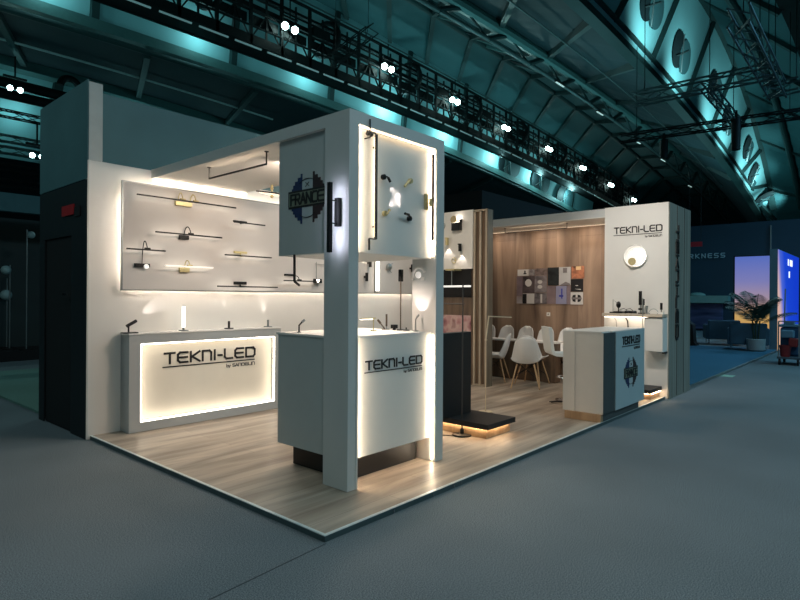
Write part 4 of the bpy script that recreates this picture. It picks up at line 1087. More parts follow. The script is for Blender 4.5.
# sunset light wall
a = onx(735, 257, 22.0); b = onx(772, 325, 22.0)
t = thing('light_wall', 'tall backlit panel fading from violet blue at the top to orange at the bottom', 'light panel', (22.0, b.y, FL))
m = MB(); m.box(22.0, 22.2, b.y - .3, a.y, 0.0, a.z); m.build('glowing_face', gradient_light('sunset_glow', [(0.0, (236, 170, 84)), (.30, (240, 196, 120)), (.45, (206, 176, 186)), (.70, (150, 150, 218)), (1.0, (104, 130, 228))], .62), t)
m = MB(); m.box(22.0, 22.22, a.y, a.y + .05, 0, a.z + .04); m.box(22.0, 22.22, b.y - .3, a.y + .05, a.z, a.z + .04); m.build('frame', STEELB, t)
# blue lit wall block
t = thing('blue_light_wall', 'grey sided stand wall with a backlit blue face and white lettering at the right', 'light panel', (17.4, .04, 0))
m = MB(); m.box(17.4, 22.0, .06, .26, 0.0, 2.98); m.build('side', mat('grey_blue_side', (96, 124, 138), .6), t)
m = MB(); m.box(17.42, 21.9, .045, .06, .02, 2.96); m.build('glowing_face', gradient_light('blue_glow', [(0.0, (250, 190, 120)), (.22, (226, 190, 190)), (.36, (80, 110, 230)), (.55, (22, 70, 225)), (1.0, (16, 60, 220))], .8, axis=0, cross=(2, .32)), t)
m = MB()
q0 = ony(788, 265.5, .04); q1 = ony(796, 260, .04)
for fx, dzz, ww in ((0, 0, .16), (.42, .0, .24), (.72, .0, .24), (.20, -.38, .20)):
    m.box(q0.x + fx, q0.x + fx + ww, .035, .045, q0.z + dzz, q0.z + dzz + .2)
m.build('white_marks', glow('white_marks_glow', (230, 240, 255), 1.2), t)

# armchairs
def armchair(label, loc, rot):
    t = thing('armchair', label, 'armchair', loc, 'dark blue lounge armchairs'); t.rotation_euler = (0, 0, rot)
    up = mat('navy_upholstery', (54, 86, 106), .8, var=.1)
    m = MB(); m.box(-.40, .40, -.36, .34, .20, .42, .03); m.build('seat', up, t, world=False)
    m = MB(); m.box(-.46, .46, .26, .44, .16, .78, .04); m.build('backrest', up, t, world=False)
    for s in (-1, 1):
        m = MB(); m.box(s * .46 - .06, s * .46 + .06, -.38, .40, .16, .62, .03); m.build('armrest', up, t, world=False)
    for sx in (-1, 1):
        for sy in (-1, 1):
            m = MB(); m.cyl((sx * .42, sy * .34, 0), (sx * .42, sy * .34, .17), .02); m.build('leg', CHROME, t, world=False)
    return t
p = onz(719, 344, FL); armchair('dark blue armchair farther back beside the mural', (p.x + .4, p.y, FL), math.radians(110))
p = onz(748, 349.5, FL); armchair('dark blue armchair seen from behind next to the potted palm', (p.x, p.y, FL), math.radians(100))
# potted palm
p = onz(771, 352.0, FL); p.y = max(p.y, .42)
t = thing('potted_palm', 'potted palm with drooping fronds before the grey blue stand wall', 'plant', (p.x, p.y + .0, FL))
m = MB(); m.lathe(p, [(.17, 0), (.22, .04), (.24, .34), (.22, .35), (.20, .30), (.01, .30)], seg=24); m.build('pot', mat('pale_pot', (150, 158, 160), .6), t, smooth=True)
LEAF = mat('palm_leaf', (30, 58, 44), .6, var=.25, scale=4); STEM = mat('palm_stem', (44, 62, 44), .7)
for k in range(17):
    az = k * 2.4 + random.uniform(-.2, .2); ln = random.uniform(.85, 1.25); el = random.uniform(.75, 1.42)
    b0 = p + V((.04 * math.cos(az), .04 * math.sin(az), .30 + random.uniform(.35, .75)))
    dr = V((math.cos(az), math.sin(az), 0)); pts = []
    for i in range(11):
        s = i / 10
        pts.append(b0 + dr * (ln * math.cos(el) * s + .22 * s * s) + Z * (ln * math.sin(el) * s - .32 * s ** 2.6))
    m = MB(); m.tube(pts, .008, 5)
    for i in range(3, 11):
        d = (pts[i] - pts[i - 1]).normalized(); sd = d.cross(Z).normalized()
        for q in (0, .5):
            c0 = pts[i - 1].lerp(pts[i], q)
            for s in (-1, 1):
                L_ = .30 * math.sin(math.pi * min(1, (i + q) / 11.5)) + .05
                tip = c0 + sd * s * L_ * .85 + d * L_ * .55 - Z * L_ * .35
                wv = d * .012
                m._add([c0 - wv, c0 + wv, c0.lerp(tip, .5) + wv * 1.3, tip, c0.lerp(tip, .5) - wv * 1.3], [(0, 1, 2, 3, 4)])
    m.build('frond', LEAF, t)
m = MB()
for k in range(4): m.cyl(p + V((.05 * math.cos(k * 1.6), .05 * math.sin(k * 1.6), .28)), p + V((.09 * math.cos(k * 1.6), .09 * math.sin(k * 1.6), .85)), .018)
m.build('trunk', STEM, t)
# cleaning trolley
p = onz(798, 365, 0); p.y = -.70
t = thing('cleaning_trolley', 'blue cleaning trolley with red bucket and mop pole parked by the carpet edge', 'trolley', p)
BP = mat('trolley_blue', (30, 78, 116), .6, var=.1)
m = MB(); m.box(p.x - .28, p.x + .55, p.y - .25, p.y + .20, .14, .19, .01); m.build('deck', mat('trolley_grey', (70, 90, 104), .5), t)
m = MB(); m.box(p.x - .05, p.x + .52, p.y - .22, p.y + .17, .20, .86, .05); m.build('bag', BP, t)
m = MB(); m.box(p.x - .08, p.x + .55, p.y - .25, p.y + .2, .86, .92, .02); m.box(p.x - .02, p.x + .2, p.y - .1, p.y + .1, .92, 1.0, .02); m.build('lid', mat('trolley_pale_blue', (92, 132, 158), .6), t)
m = MB(); m.lathe((p.x - .18, p.y + .05, .19), [(.09, 0), (.12, .25), (.125, .26), (.10, .25), (.01, .22)]); m.build('bucket', mat('bucket_red', (128, 38, 40), .5), t, smooth=True)
m = MB(); m.box(p.x - .27, p.x - .1, p.y - .2, p.y - .02, .42, .62, .03); m.build('red_tray', mat('bucket_red', (128, 38, 40)), t)
m = MB(); m.box(p.x - .24, p.x - .08, p.y - .12, p.y + .14, .62, .8, .03); m.build('spray_caddy', mat('trolley_pale_blue', (92, 132, 158)), t)
for sx, sy in ((-.24, -.2), (-.24, .15), (.5, -.2), (.5, .15)):
    m = MB(); m.cyl((p.x + sx, p.y + sy - .02, .07), (p.x + sx, p.y + sy + .02, .07), .07); m.cyl((p.x + sx, p.y + sy, .07), (p.x + sx, p.y + sy, .15), .015); m.build('wheel', BLACKM, t)
m = MB(); m.cyl((p.x + .0, p.y + .1, .5), (p.x + .35, p.y + .12, 1.75), .014); m.build('mop_pole', ALU, t)
m = MB(); m.bar((p.x - .26, p.y + .17, .15), (p.x - .26, p.y + .17, 1.0), .025); m.bar((p.x - .26, p.y - .22, .15), (p.x - .26, p.y - .22, 1.0), .025); m.bar((p.x - .26, p.y - .22, 1.0), (p.x - .26, p.y + .17, 1.0), .025); m.build('push_handle', ALU, t)
# dark bag beside the end wall and a slip of paper
p = onz(691, 345, FL)
t = thing('black_bag', 'slumped black bag on the blue carpet just beyond the grey end wall', 'bag', p)
m = MB(); m.prism(p + V((-.1, 0, 0)), -Y, Z, [(-.5, 0), (.22, 0), (.14, .12), (.1, .65), (-.05, .78), (-.5, .8)], -.2, .15); m.build('body', NEARBLK, t)
m = MB(); m.tube([p + V((-.1, .1, .76)), p + V((-.1, .2, .95)), p + V((-.1, .4, .95)), p + V((-.1, .48, .78))], .015); m.build('strap', NEARBLK, t)
p = onz(728, 376, 0)
m = MB(); m.box(p.x - .15, p.x + .15, p.y - .10, p.y + .10, 0.001, .004); tag(m.build('paper_sheet', mat('pale_green_paper', (150, 196, 176), .7)), 'pale green sheet of paper lying on the hall carpet near the platform edge', 'paper')

# left showcase stand
m = MB(); m.box(.2, 9.0, 13.6, 14.0, 0.0, 3.35); struct(m, 'wall_showcase', mat('black_green_panel', (22, 40, 40), .6, var=.15, scale=.8))
m = MB(); m.box(-1.5, 9.0, 12.0, 12.2, 3.32, 3.72); tag(m.build('fascia_board', mat('teal_fascia', (58, 104, 110), .6)), 'plain grey teal fascia band over the dark showcase at the far left', 'fascia')
m = MB(); m.box(.4, 8.0, 12.3, 13.58, 0.0, .22); tag(m.build('plinth', NEARBLK), 'long low black plinth under the globe lamps of the dark showcase', 'plinth')
for i, (gx, gy, lab) in enumerate(((31, 235, 'highest globe lamp on a thin pole in the dark showcase'), (6, 270, 'middle globe lamp on a thin pole in the dark showcase'), (6, 295, 'lowest globe lamp on a thin pole in the dark showcase'))):
    yy = 12.5 + .42 * i
    p = ony(gx, gy, yy); px_ = ony(gx - 4 if i == 0 else gx + (4 if i == 1 else 1), gy, yy)
    t = thing('globe_lamp', lab, 'lamp', (px_.x, yy, .22), 'globe lamps in the dark showcase')
    m = MB(); m.sphere(p, .085 + .02 * i); m.build('globe', mat('frosted_globe', (150, 176, 176), .4), t, smooth=True)
    m = MB(); m.cyl((px_.x, yy, .22), (px_.x, yy, p.z + (.12 if i < 2 else .4)), .014); m.bar((px_.x, yy, p.z), p, .012); m.build('pole', ALU, t)
    m = MB(); m.cyl((px_.x, yy, .22), (px_.x, yy, .25), .14); m.build('base', NEARBLK, t)

# ================================================================== HALL ROOF: folded vault running along X
def poly2(a, b, c, lo=-1e9, hi=1e9):
    return lambda x: a * min(max(x, lo), hi) ** 2 + b * min(max(x, lo), hi) + c
zA = poly2(-.0023, .0795, 12.944); zB = poly2(-.0080, .470, 11.2, lo=18)
zT1 = poly2(-.00117, .0872, 14.888); zT2 = poly2(-.00155, .0943, 14.0)
zK = poly2(-.00095, .0349, 14.09); zL1 = poly2(-.00144, .0492, 14.037)
zBfit = poly2(-.01366, .89122, 3.93582)
def zB(x):
    return zBfit(x) if x > 26 else zBfit(26) + (26 - x) * (-.03)
def zL1t(x): return zL1(x) + 6.0
def zL2(x): return 15.2 - .0022 * (x - 9) ** 2
def curve(yf, zf, x0, x1, n=36, dz=0):
    return [V((x0 + (x1 - x0) * i / n, yf, zf(x0 + (x1 - x0) * i / n) + dz)) for i in range(n + 1)]
def sheet(name, c1, c2, m, sub=1):
    b = MB(); n = len(c1)
    r1 = [b.bm.verts.new(p) for p in c1]; r2 = [b.bm.verts.new(p) for p in c2]
    for i in range(n - 1): b.bm.faces.new((r1[i], r1[i + 1], r2[i + 1], r2[i]))
    o = b.build(name, m); o['kind'] = 'structure'
    sd = o.modifiers.new('thickness', 'SOLIDIFY'); sd.thickness = .12; sd.offset = 0
    return o
def girder(name, c, w, h, m):
    b = MB()
    rings = []
    for p in c: rings.append([b.bm.verts.new(p + V((0, sy * w / 2, sz * h / 2))) for sy, sz in ((-1, -1), (1, -1), (1, 1), (-1, 1))])
    for r, s in zip(rings, rings[1:]):
        for k in range(4): b.bm.faces.new((r[k], r[(k + 1) % 4], s[(k + 1) % 4], s[k]))
    b.bm.faces.new(rings[0][::-1]); b.bm.faces.new(rings[-1])
    o = b.build(name, m); o['kind'] = 'structure'; return o
def pipe(name, c, r, m):
    b = MB(); b.tube(c, r, 10); o = b.build(name, m, smooth=True); o['kind'] = 'structure'; return o

XA0, XA1 = 6.0, 84.0
# strip 1 (lit, with round openings)
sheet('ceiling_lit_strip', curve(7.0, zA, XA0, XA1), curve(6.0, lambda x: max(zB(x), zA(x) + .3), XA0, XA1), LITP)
girder('ceiling_beam', curve(7.2, zA, XA0, XA1, dz=-.05), .5, .6, STEELD)
pipe('ceiling_beam', curve(6.85, zA, XA0, XA1, dz=.28), .12, STEELD)
girder('ceiling_beam', curve(5.9, zB, XA0, 58, dz=.1), .5, .5, STEELD)
def rib(pa, pb, w, h, m=STEELD):
    b = MB(); b.bar(pa, pb, w, h); o = b.build('ceiling_rib', m); o['kind'] = 'structure'; return o
bays = [18.2, 22.6, 27.6, 33.6, 39.4, 44.4, 49.2, 53.2, 57.2]
for x in bays: rib(V((x, 6.90, zA(x) + .2)), V((x + 2.2, 5.9, zB(x + 2.2))), .28, .28)
# round ventilation openings
DUCT = mat('dark_opening', (14, 30, 34), .7, var=.2)
nm = ['nearest', 'second', 'third', 'fourth', 'fifth', 'sixth', 'seventh', 'eighth']
def vent(label, c, u, v, n, R, group):
    t = thing('roof_vent', label, 'vent', c, group)
    def disc(cc, rx, ry, off, nm_, mm):
        pts = [(rx * math.cos(2 * math.pi * k / 24), ry * math.sin(2 * math.pi * k / 24)) for k in range(24)]
        b = MB(); b.prism(cc, u, v, pts, off, off + .05); b.build(nm_, mm, t)
    disc(c - u * R * .62, R * .95, R, .08, 'opening', DUCT)
    disc(c + u * R * .62, R * .95, R * .92, .10, 'flap', mat('grey_flap', (64, 96, 100), .6))
    b = MB()
    for a in (.5, 1.9):
        d = u * math.cos(a) + v * math.sin(a); nn = u.cross(v) * .17
        b.bar(c - d * R * 1.02 + nn, c + d * R * 1.02 + nn, .06)
    b.build('strut', ALU, t)
fan_px = [(650, 5), (682, 53), (714, 90), (728, 121), (746, 150), (754, 175), (763, 197)]
for k, f in enumerate(fan_px):
    c = ony(f[0], f[1], 6.5)
    x = 11.6 + 5.7 * 1 + 5.7 * k + 3.6
    x = c.x
    fa = V((x, 7.0, zA(x))); fb = V((x, 6.0, zB(x))); v = (fb - fa).normalized(); n = V((1, 0, 0)).cross(v)
    s = (c.z - fa.z) / (fb.z - fa.z); s = min(max(s, .3), .7)
    cc = fa.lerp(fb, s)
    u = V((1, 0, (zA(x + 1) - zA(x - 1)) / 2)).normalized()
    # face the camera side
    if u.cross(v).dot(CAM - cc) < 0: u = -u
    vent('round roof opening with crossed struts, %s along the lit strip above the right side' % nm[k], cc, u, v, None, .95 if k < 3 else .85, 'round openings in the lit roof strip')
    lp = V((x - .5, 4.6, zA(x) - .6))
    light('SPOT', lp, 620, (166, 234, 238), .3, cc + V((0, 0, -.3)), 105, .9)
# dark plates beside the strip
sheet('ceiling_plate', curve(7.4, zA, XA0, XA1, dz=.2), curve(14.0, zT1, XA0, XA1, dz=.4), VAULTD)
for x in [10.5 + 5.6 * k for k in range(8)]: rib(V((x, 7.5, zA(x))), V((x + 8.5, 13.8, zT1(x + 8.5) + .1)), .3, .35)
wl_ = curve(10.4, lambda x: zA(x) * .48 + zT1(x) * .52 - .3, 8, 60); pipe('ceiling_wire', wl_, .045, RIGG)
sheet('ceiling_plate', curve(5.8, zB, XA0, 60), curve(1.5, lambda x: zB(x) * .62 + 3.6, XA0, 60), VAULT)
for x in [16 + 5.7 * k for k in range(8)]: rib(V((x, 5.7, zB(x) - .1)), V((x + 1.6, 1.6, zB(x + 1.6) * .62 + 3.4)), .22, .25)
pipe('ceiling_beam', curve(3.9, lambda x: zB(x) * .82 + 1.6, XA0, 58), .22, STEELD)
sheet('ceiling_plate', curve(1.6, lambda x: zB(x) * .62 + 3.6, XA0, 60), curve(-16, lambda x: 15.0, XA0, 60), mat('black_roof', (8, 14, 16), .9))
# lattice girder along y = 14
pipe('ceiling_beam', curve(14.0, zT1, XA0, XA1), .34, mat('lit_steel', (92, 128, 126), .5, .3))
pipe('ceiling_beam', curve(13.6, zT1, XA0, XA1, dz=.75), .22, STEELD)
pipe('ceiling_beam', curve(14.0, zT2, XA0, XA1), .12, RIGG)
k = 0
x = XA0
while x < 80:
    b = MB(); b.cyl((x, 14, zT2(x)), (x + 2.2, 14, zT1(x + 2.2)), .16, seg=8); b.cyl((x + 2.2, 14, zT1(x + 2.2) - .1), (x + 4.4, 14, zT2(x + 4.4)), .07, seg=6)
    o = b.build('ceiling_lattice', STEELD); o['kind'] = 'structure'; x += 4.4
for k, px in enumerate(((600, 113), (638, 142), (663, 160), (690, 186), (560, 84))):
    c = ony(px[0], px[1], 13.8)
    t = thing('batten_light', 'slim lit batten lamp under the lattice girder, %s from the top' % ['second', 'third', 'fourth', 'lowest', 'first'][k], 'lamp', c, 'batten lamps on the lattice girder')
    b = MB(); b.bar(c + V((-.6, 0, .03)), c + V((.6, 0, .03)), .16, .08); b.build('housing', STEELB, t)
    b = MB(); b.bar(c + V((-.55, 0, -.03)), c + V((.55, 0, -.03)), .10, .05); b.build('tube', glow('batten_glow', (200, 240, 235), .55), t)
# big shell behind girder
sheet('ceiling_plate', curve(14.3, zT1, -20, 95, dz=.3), curve(20, lambda x: (zT1(x) + zL1t(x)) / 2 + 1.6, -20, 95), VAULT)
sheet('ceiling_plate', curve(20, lambda x: (zT1(x) + zL1t(x)) / 2 + 1.6, -20, 95), curve(25.5, zL1t, -20, 95), VAULT)
for x in [-1 + 4.3 * k for k in range(19)]:
    zm = (zT1(x) + zL1t(x)) / 2 + 1.4
    rib(V((x, 14.4, zT1(x) + .1)), V((x + 6, 20, (zT1(x + 6) + zL1t(x + 6)) / 2 + 1.4)), .3, .3); rib(V((x + 6, 20, (zT1(x + 6) + zL1t(x + 6)) / 2 + 1.4)), V((x + 12, 25.4, zL1t(x + 12) - .1)), .3, .3)
pipe('ceiling_beam', curve(17.2, lambda x: zT1(x) * .75 + zL1t(x) * .25 + .9, -10, 92), .16, STEELD)
pipe('ceiling_beam', curve(20.0, lambda x: (zT1(x) + zL1t(x)) / 2 + 1.4, -10, 92), .20, STEELD)
# hatches in the shell
for i, (hx, lab) in enumerate(((29.0, 'dark framed hatch pair high on the roof shell, nearer one'), (34.6, 'dark framed hatch pair high on the roof shell, farther one'))):
    c = V((hx, 16.4, zT1(hx) * .72 + zL1t(hx) * .28 + .05))
    a0 = V((hx, 14.3, zT1(hx) + .3)); a1 = V((hx, 20, (zT1(hx) + zL1t(hx)) / 2 + 1.6)); v = (a1 - a0).normalized(); c = a0.lerp(a1, .82)
    u = X.copy(); n = u.cross(v)
    if n.dot(CAM - c) < 0: u = -u
    t = thing('roof_hatch', lab, 'hatch', c, 'framed hatches in the roof shell')
    b = MB()
    b.fbox(c, u, v, -2.2, 2.2, -1.3, -1.05, .05, .2); b.fbox(c, u, v, -2.2, 2.2, 1.05, 1.3, .05, .2); b.fbox(c, u, v, -2.2, -1.95, -1.05, 1.05, .05, .2); b.fbox(c, u, v, 1.95, 2.2, -1.05, 1.05, .05, .2)
    b.build('frame', mat('hatch_frame', (96, 132, 130), .6), t)
    for s in (-1, 1):
        b = MB(); b.fbox(c, u, v, s * 1.3 - .55, s * 1.3 + .55, -1.0, 1.0, .05, .15); b.build('opening', DUCT, t)

# strip 2 behind the catwalk
sheet('ceiling_lit_strip', curve(26.2, zL1, -22, 66), curve(25.4, zL1t, -22, 66), LITP)
girder('ceiling_beam', curve(26.1, zL1, -22, 66, dz=-.15), .9, .5, mat('lit_steel', (92, 128, 126), .5, .3))
pipe('ceiling_beam', curve(25.6, zL1, -22, 66, dz=-.75), .14, STEELD)
for x in [-14 + 7.4 * k for k in range(11)]: rib(V((x, 26.0, zL1(x))), V((x, 25.3, zL1t(x))), .35, .3)
for k, f in enumerate(((509, 164), (540, 181), (564, 198))):
    c = ony(f[0], f[1], 25.9); u = V((1, 0, 0)); v = V((0, -.13, .99)); 
    if u.cross(v).dot(CAM - c) < 0: u = -u
    vent('round roof opening low behind the catwalk, %s of three' % ['nearest', 'middle', 'farthest'][k], c, u, v, None, 1.25, 'round openings behind the catwalk')
for x in (-16, -9, -1.5, 6, 13.4, 20.8, 28.2, 35.6, 43, 50.4, 57.8):
    light('POINT', (x, 25.0, zL1(x) + 1.0), 90 if x < 25 else 300, (160, 230, 234), .3)
# plate below strip 2 and strip 3 with its beams
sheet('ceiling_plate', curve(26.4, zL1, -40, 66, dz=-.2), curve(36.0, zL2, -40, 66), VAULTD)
for x in [-15.4 + 6.6 * k for k in range(10)]: rib(V((x, 26.6, zL1(x) - .5)), V((x + 3.6, 35.8, zL2(x + 3.6) - .3)), .3, .3)
pipe('ceiling_wire', curve(31, lambda x: (zL1(x) + zL2(x)) / 2 - .5, -30, 22), .06, mat('pale_wire', (190, 206, 204), .6))
girder('ceiling_beam', curve(36.0, zL2, -40, 66, dz=-.2), .9, .9, mat('lit_steel', (92, 128, 126)))
pipe('ceiling_beam', curve(35.4, zL2, -40, 66, dz=.2), .3, STEELD)
sheet('ceiling_lit_strip', curve(36.6, zL2, -40, 40, dz=-.4), curve(39.0, lambda x: zL2(x) - 5.2, -40, 40), LITP)
for x in [-14 + 8.0 * k for k in range(6)]: rib(V((x, 36.4, zL2(x) - .5)), V((x, 38.8, zL2(x) - 5.2)), .5, .4)
for x in (-8, 1, 8, 14.5, 21): light('POINT', (x, 36.6, zL2(x) - 3.2), 65, (160, 230, 234), .3)
# dark end of hall behind
m = MB(); m.box(-40, 110, 58, 58.5, 0, 26); struct(m, 'wall_hall_side', mat('dark_hall_wall', (18, 36, 42), .9, var=.2, scale=.2))
m = MB(); m.box(96, 96.5, -40, 58, 0, 30); struct(m, 'wall_hall_end', mat('dark_hall_wall', (18, 36, 42)))

# catwalk hung along y = 24
t = thing('catwalk', 'long black lighting catwalk crossing the hall under the roof', 'catwalk', (0, 24, zK(0)))
m = MB(); n = 40
def kc(dz, y, x0=-12, x1=74): return curve(y, zK, x0, x1, n=43, dz=dz)
for s in (23.3, 24.7):
    for p, q in zip(kc(.75, s), kc(.75, s)[1:]): m.bar(p, q, .16, .5)
for p, q in zip(kc(.6, 24.0), kc(.6, 24.0)[1:]): m.bar(p, q, 1.5, .12)
m.build('deck', STEELB, t)
for dz, r, nm_ in ((1.5, .06, 'rail'), (2.3, .07, 'rail'), (3.0, .06, 'rail'), (3.9, .10, 'rail'), (4.15, .05, 'rail')):
    b = MB(); b.tube(kc(dz, 23.3), r, 6); b.build('rail', RIGG if dz > 4 else STEELB, t)
x = -11.0; k = 0
m2 = MB()
while x < 73:
    z = zK(x)
    pb_ = MB(); pb_.bar((x, 23.3, z + .3), (x, 23.3, z + 3.9), .16); pb_.build('post', STEELB, t)
    m2.bar((x, 23.32, z + .8), (x + 1.0, 23.32, z + 2.3), .07); m2.bar((x + 1.0, 23.32, z + 2.3), (x + 2.0, 23.32, z + .8), .07)
    m2.bar((x + .2, 23.5, z + 1.9), (x + 1.8, 23.5, z + 1.9), .28, .5); m2.bar((x, 23.6, z + 2.7), (x + 2, 23.6, z + 2.7), .2, .25); m2.bar((x + 1.0, 23.32, z + 1.0), (x + 1.0, 23.32, z + 3.6), .09); m2.bar((x, 23.6, z + 3.4), (x + 2, 23.6, z + 3.4), .2, .16)
    if k % 3 == 0: m2.bar((x + .2, 23.4, z + 2.65), (x + 1.5, 23.4, z + 2.65), .4, .5)
    x += 2.0; k += 1
o = m2.build('bracing', STEELB, t); o['kind'] = 'stuff'
for x in (4.5, 13.0, 20.8, 28.6, 36.4, 44, 52, 60):
    b = MB(); b.ring((x, 24.0, zK(x) + 2.9), (1, .25, 0), 1.0, .16, seg=22); b.build('hoop', STEELB, t, smooth=True)
b = MB()
for p, q in zip(kc(.35, 23.2), kc(.35, 23.2)[1:]): b.cyl(p, p + (q - p) * .8, .05, seg=6)
b.build('batten_row', glow('batten_row_glow', (170, 230, 232), .10), t)
# floodlight pairs
floods = [(290, 28, 23.0), (388, 68, 23.0), (455, 101, 23.0), (506, 128, 23.0), (549, 149, 23.0), (583, 168, 23.0), (611, 185, 23.0), (634, 200, 23.0)]
fl_lab = ['nearest the front pillar top', 'second', 'third', 'fourth', 'fifth', 'sixth', 'seventh', 'farthest']
def flood(label, c, s=1.0, e=900):
    t = thing('floodlight_pair', label, 'floodlight', c, 'twin floodlights under the roof')
    b = MB(); b.bar(c + V((-.5, 0, .55)), c + V((.5, 0, .55)), .1); b.cyl(c + Z * .55, c + Z * 1.6, .04); b.build('yoke', STEELB, t)
    for q in (-.34 * s, .34 * s):
        cc = c + V((q, 0, 0)); d = (V((CAM.x + 8, CAM.y, 0)) - cc).normalized()
        b = MB(); b.cyl(cc, cc - d * .5 * s, .24 * s, .14 * s, 16); hh = b.build('housing', STEELB, t, smooth=True)
        b = MB(); b.sphere(cc + d * .03, .20 * s, 1, 1, 1.0, 12, 8); b.build('lens', HALLG, hh, smooth=True)
    if e: light('SPOT', c + d * .6, e, (200, 250, 246), .3, (CAM.x + 6, CAM.y + 2, 0), 70, .8)
for k, (a, b_, yy) in enumerate(floods):
    flood('pair of bright floodlights on the catwalk, %s along the row' % fl_lab[k], ony(a, b_, yy), e=900 if k < 4 else 0)
flood('pair of bright floodlights high at the left beside the dark storage tower', ony(15, 89, 30), s=.62, e=0)
flood('lower pair of floodlights at the left beside the dark storage tower', ony(37, 156, 30), s=.62, e=0)

# rigging trusses
def truss(label, p, q, s=.45, bay=.8, m=RIGG, wires=True):
    p = V(p); q = V(q); d = (q - p); L_ = d.length; d.normalize(); sd = d.cross(Z).normalized(); up = sd.cross(d)
    t = thing('lighting_truss', label, 'truss', p, 'suspended rigging trusses')
    cs = [(sd * a + up * b) * s / 2 for a, b in ((-1, -1), (1, -1), (1, 1), (-1, 1))]
    b = MB()
    for c in cs: b.cyl(p + c, q + c, .035, seg=6)
    b.build('chords', m, t)
    b = MB(); k = 0; x = 0
    while x < L_ - bay * .5:
        x2 = min(x + bay, L_)
        for i in range(4):
            c0, c1 = cs[i], cs[(i + 1) % 4]
            b.cyl(p + d * x + (c0 if k % 2 else c1), p + d * x2 + (c1 if k % 2 else c0), .02, seg=5)
        x += bay; k += 1
    b.build('lacing', m, t)
    for f in (.1, .9) if wires else ():
        b = MB(); c = p + d * L_ * f; b.cyl(c + Z * s * .5, c + Z * (s * .5 + 4), .015, seg=5); b.build('hanging_wire', STEELB, t)
    return t
def pz(px, py, z_): return onz(px, py, z_)
truss('bright rigging truss crossing the lit strip near the top right', pz(632, 100, 9.0), pz(776, 70, 9.0), .42)
truss('steep rigging truss running along the black roof edge at the top right', pz(738, 15, 9.05), pz(778, 92, 9.05), .5)
truss('short rigging truss at the far right edge', pz(765, 92, 9.1), pz(800, 84, 9.1), .4)
truss('short rigging truss dropping from the bright truss across the lit strip', pz(706, 86, 8.9), pz(736, 122, 8.9), .3, .7)
truss('long dark rigging truss below the bright one', pz(620, 139, 9.0), pz(812, 112, 9.0), .34, .9, STEELB)
truss('thin dark truss laid along the dark roof plate', ony(596, 46, 10.5), ony(650, 100, 10.0), .5, .9, STEELD)
for k, (q0, q1, lab) in enumerate((((736, 118), (736, 150), 'black cylinder speaker hanging below the right trusses'), ((664, 140), (664, 158), 'small black projector hanging under the long dark truss'))):
    a = onz(q0[0], q0[1], 8.8); f = (q1[1] - q0[1]) / F_PX * ((a - CAM).dot(Fv))
    t = thing('hanging_speaker', lab, 'speaker', a)
    b = MB(); b.cyl(a, a - Z * f, .18, .16, 14); b.build('housing', STEELB, t, smooth=True)
    b = MB(); b.bar(a, a + Z * .3, .1); b.build('clamp', STEELB, t)
a0 = ony(331, 62, 20); a1 = ony(372, 30, 20)
truss('short rigging arm sticking out from the catwalk', a0, a1, .6, .9, STEELB)
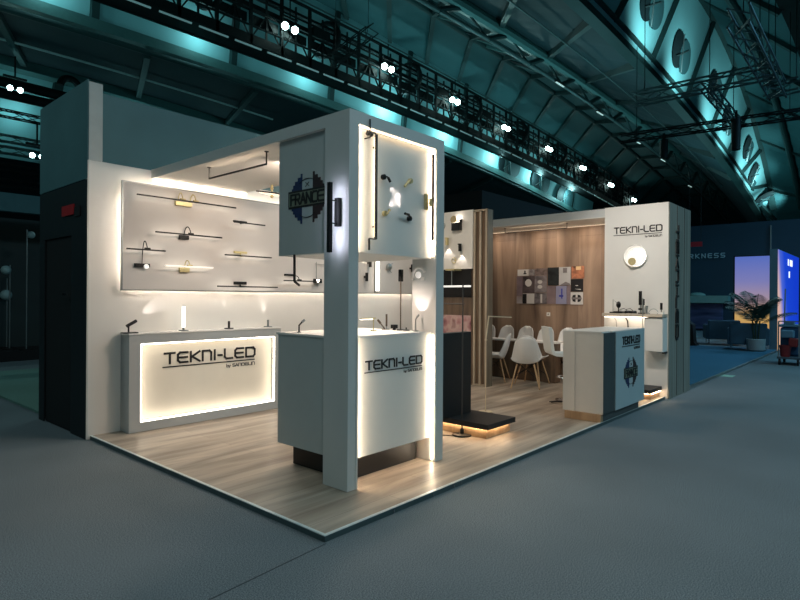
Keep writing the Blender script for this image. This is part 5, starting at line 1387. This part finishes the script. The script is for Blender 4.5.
# pipes and trusses at far left
for k, (py0, dz, lab) in enumerate(((112, .25, 'uppermost dark rigging beam at the far left'), (138, .2, 'second rigging beam at the far left'), (150, .3, 'third rigging beam at the far left'), (168, .2, 'fourth rigging beam at the far left'), (184, .35, 'lowest rigging beam at the far left'))):
    yy = 32 + 1.2 * (k % 2); a = ony(-30, py0 - 6, yy); b_ = ony(60, py0 + 10, yy)
    truss(lab, a, V((b_.x + 1, a.y, a.z)), .34, .8, RIGG if k in (1, 2) else STEELB, False)
for k, (q0, q1) in enumerate((((-20, 76), (76, 92)), ((-20, 88), (90, 103)))):
    a = ony(*q0, 34); b_ = ony(*q1, 34); o = pipe('ceiling_pipe', [a, V((b_.x, 34, a.z))], .28, STEELB)
p = ony(70, 84, 34); b = MB(); b.ring((p.x, 34, p.z - .2), (0, 1, 0), .5, .2, a0=0, a1=math.pi); o = b.build('ceiling_pipe', STEELB, smooth=True); o['kind'] = 'structure'

# ================================================================== LIGHT
wd = bpy.data.worlds.new('hall_dusk'); S.world = wd; wd.use_nodes = True
bg = wd.node_tree.nodes['Background']; bg.inputs['Color'].default_value = lin((70, 120, 128)); bg.inputs['Strength'].default_value = 0.15
for (x, y, z, e, c) in ((-4, -6, 9, 270, (222, 238, 240)), (5, -7, 10, 330, (206, 232, 240)), (14, -8, 10, 620, (124, 200, 228)), (-7, 6, 9.5, 170, (196, 232, 236)), (24, -6, 11, 600, (112, 190, 228))):
    light('AREA', (x, y, z), e, c, 2.4, (x, y + .5, 0))
for (x, y, z, e) in ((12, 9, 7.5, 260), (28, 11, 7.5, 430), (46, 11, 6.0, 560), (0, 17, 7.0, 260), (26, 19, 8.0, 260), (-6, 26, 5.0, 300)):
    light('AREA', (x, y, z), e, (128, 204, 210), 1.5, (x + .5, y + .6, z + 10))  # unseen upward fill added to give the roof underside a teal ambient
light('AREA', (18.5, .6, 5.5), 90, (150, 205, 236), 1.0, (18.6, 2.0, 0))  # unseen fill added above the lounge to lift the dark armchairs
# light inside the booth: unseen fill added over lamp wall and meeting area
light('AREA', (1.3, 1.9, 2.78), 38, (255, 230, 210), .5, (1.25, 3.3, .6))
light('AREA', (3.6, 2.2, 3.6), 36, (255, 230, 204), .8, (3.6, 2.7, 0))
for y_ in (1.4, 2.3, 3.2): light('AREA', (6.95, y_, 2.77), 5.5, (255, 234, 212), .6, (6.95, y_, 0))
light('SPOT', (3.4, -.2, 4.6), 430, (255, 244, 234), .2, (6.65, .42, 1.9), 42, .8)  # unseen spot added to brighten the white end panel

S.view_settings.view_transform = 'Standard'; S.view_settings.look = 'None'
S.view_settings.gamma = 1; S.view_settings.use_curve_mapping = False
S.view_settings.exposure = 0.0
S.cycles.use_denoising = True
S.cycles.max_bounces = 8; S.cycles.diffuse_bounces = 4; S.cycles.sample_clamp_indirect = 4.0
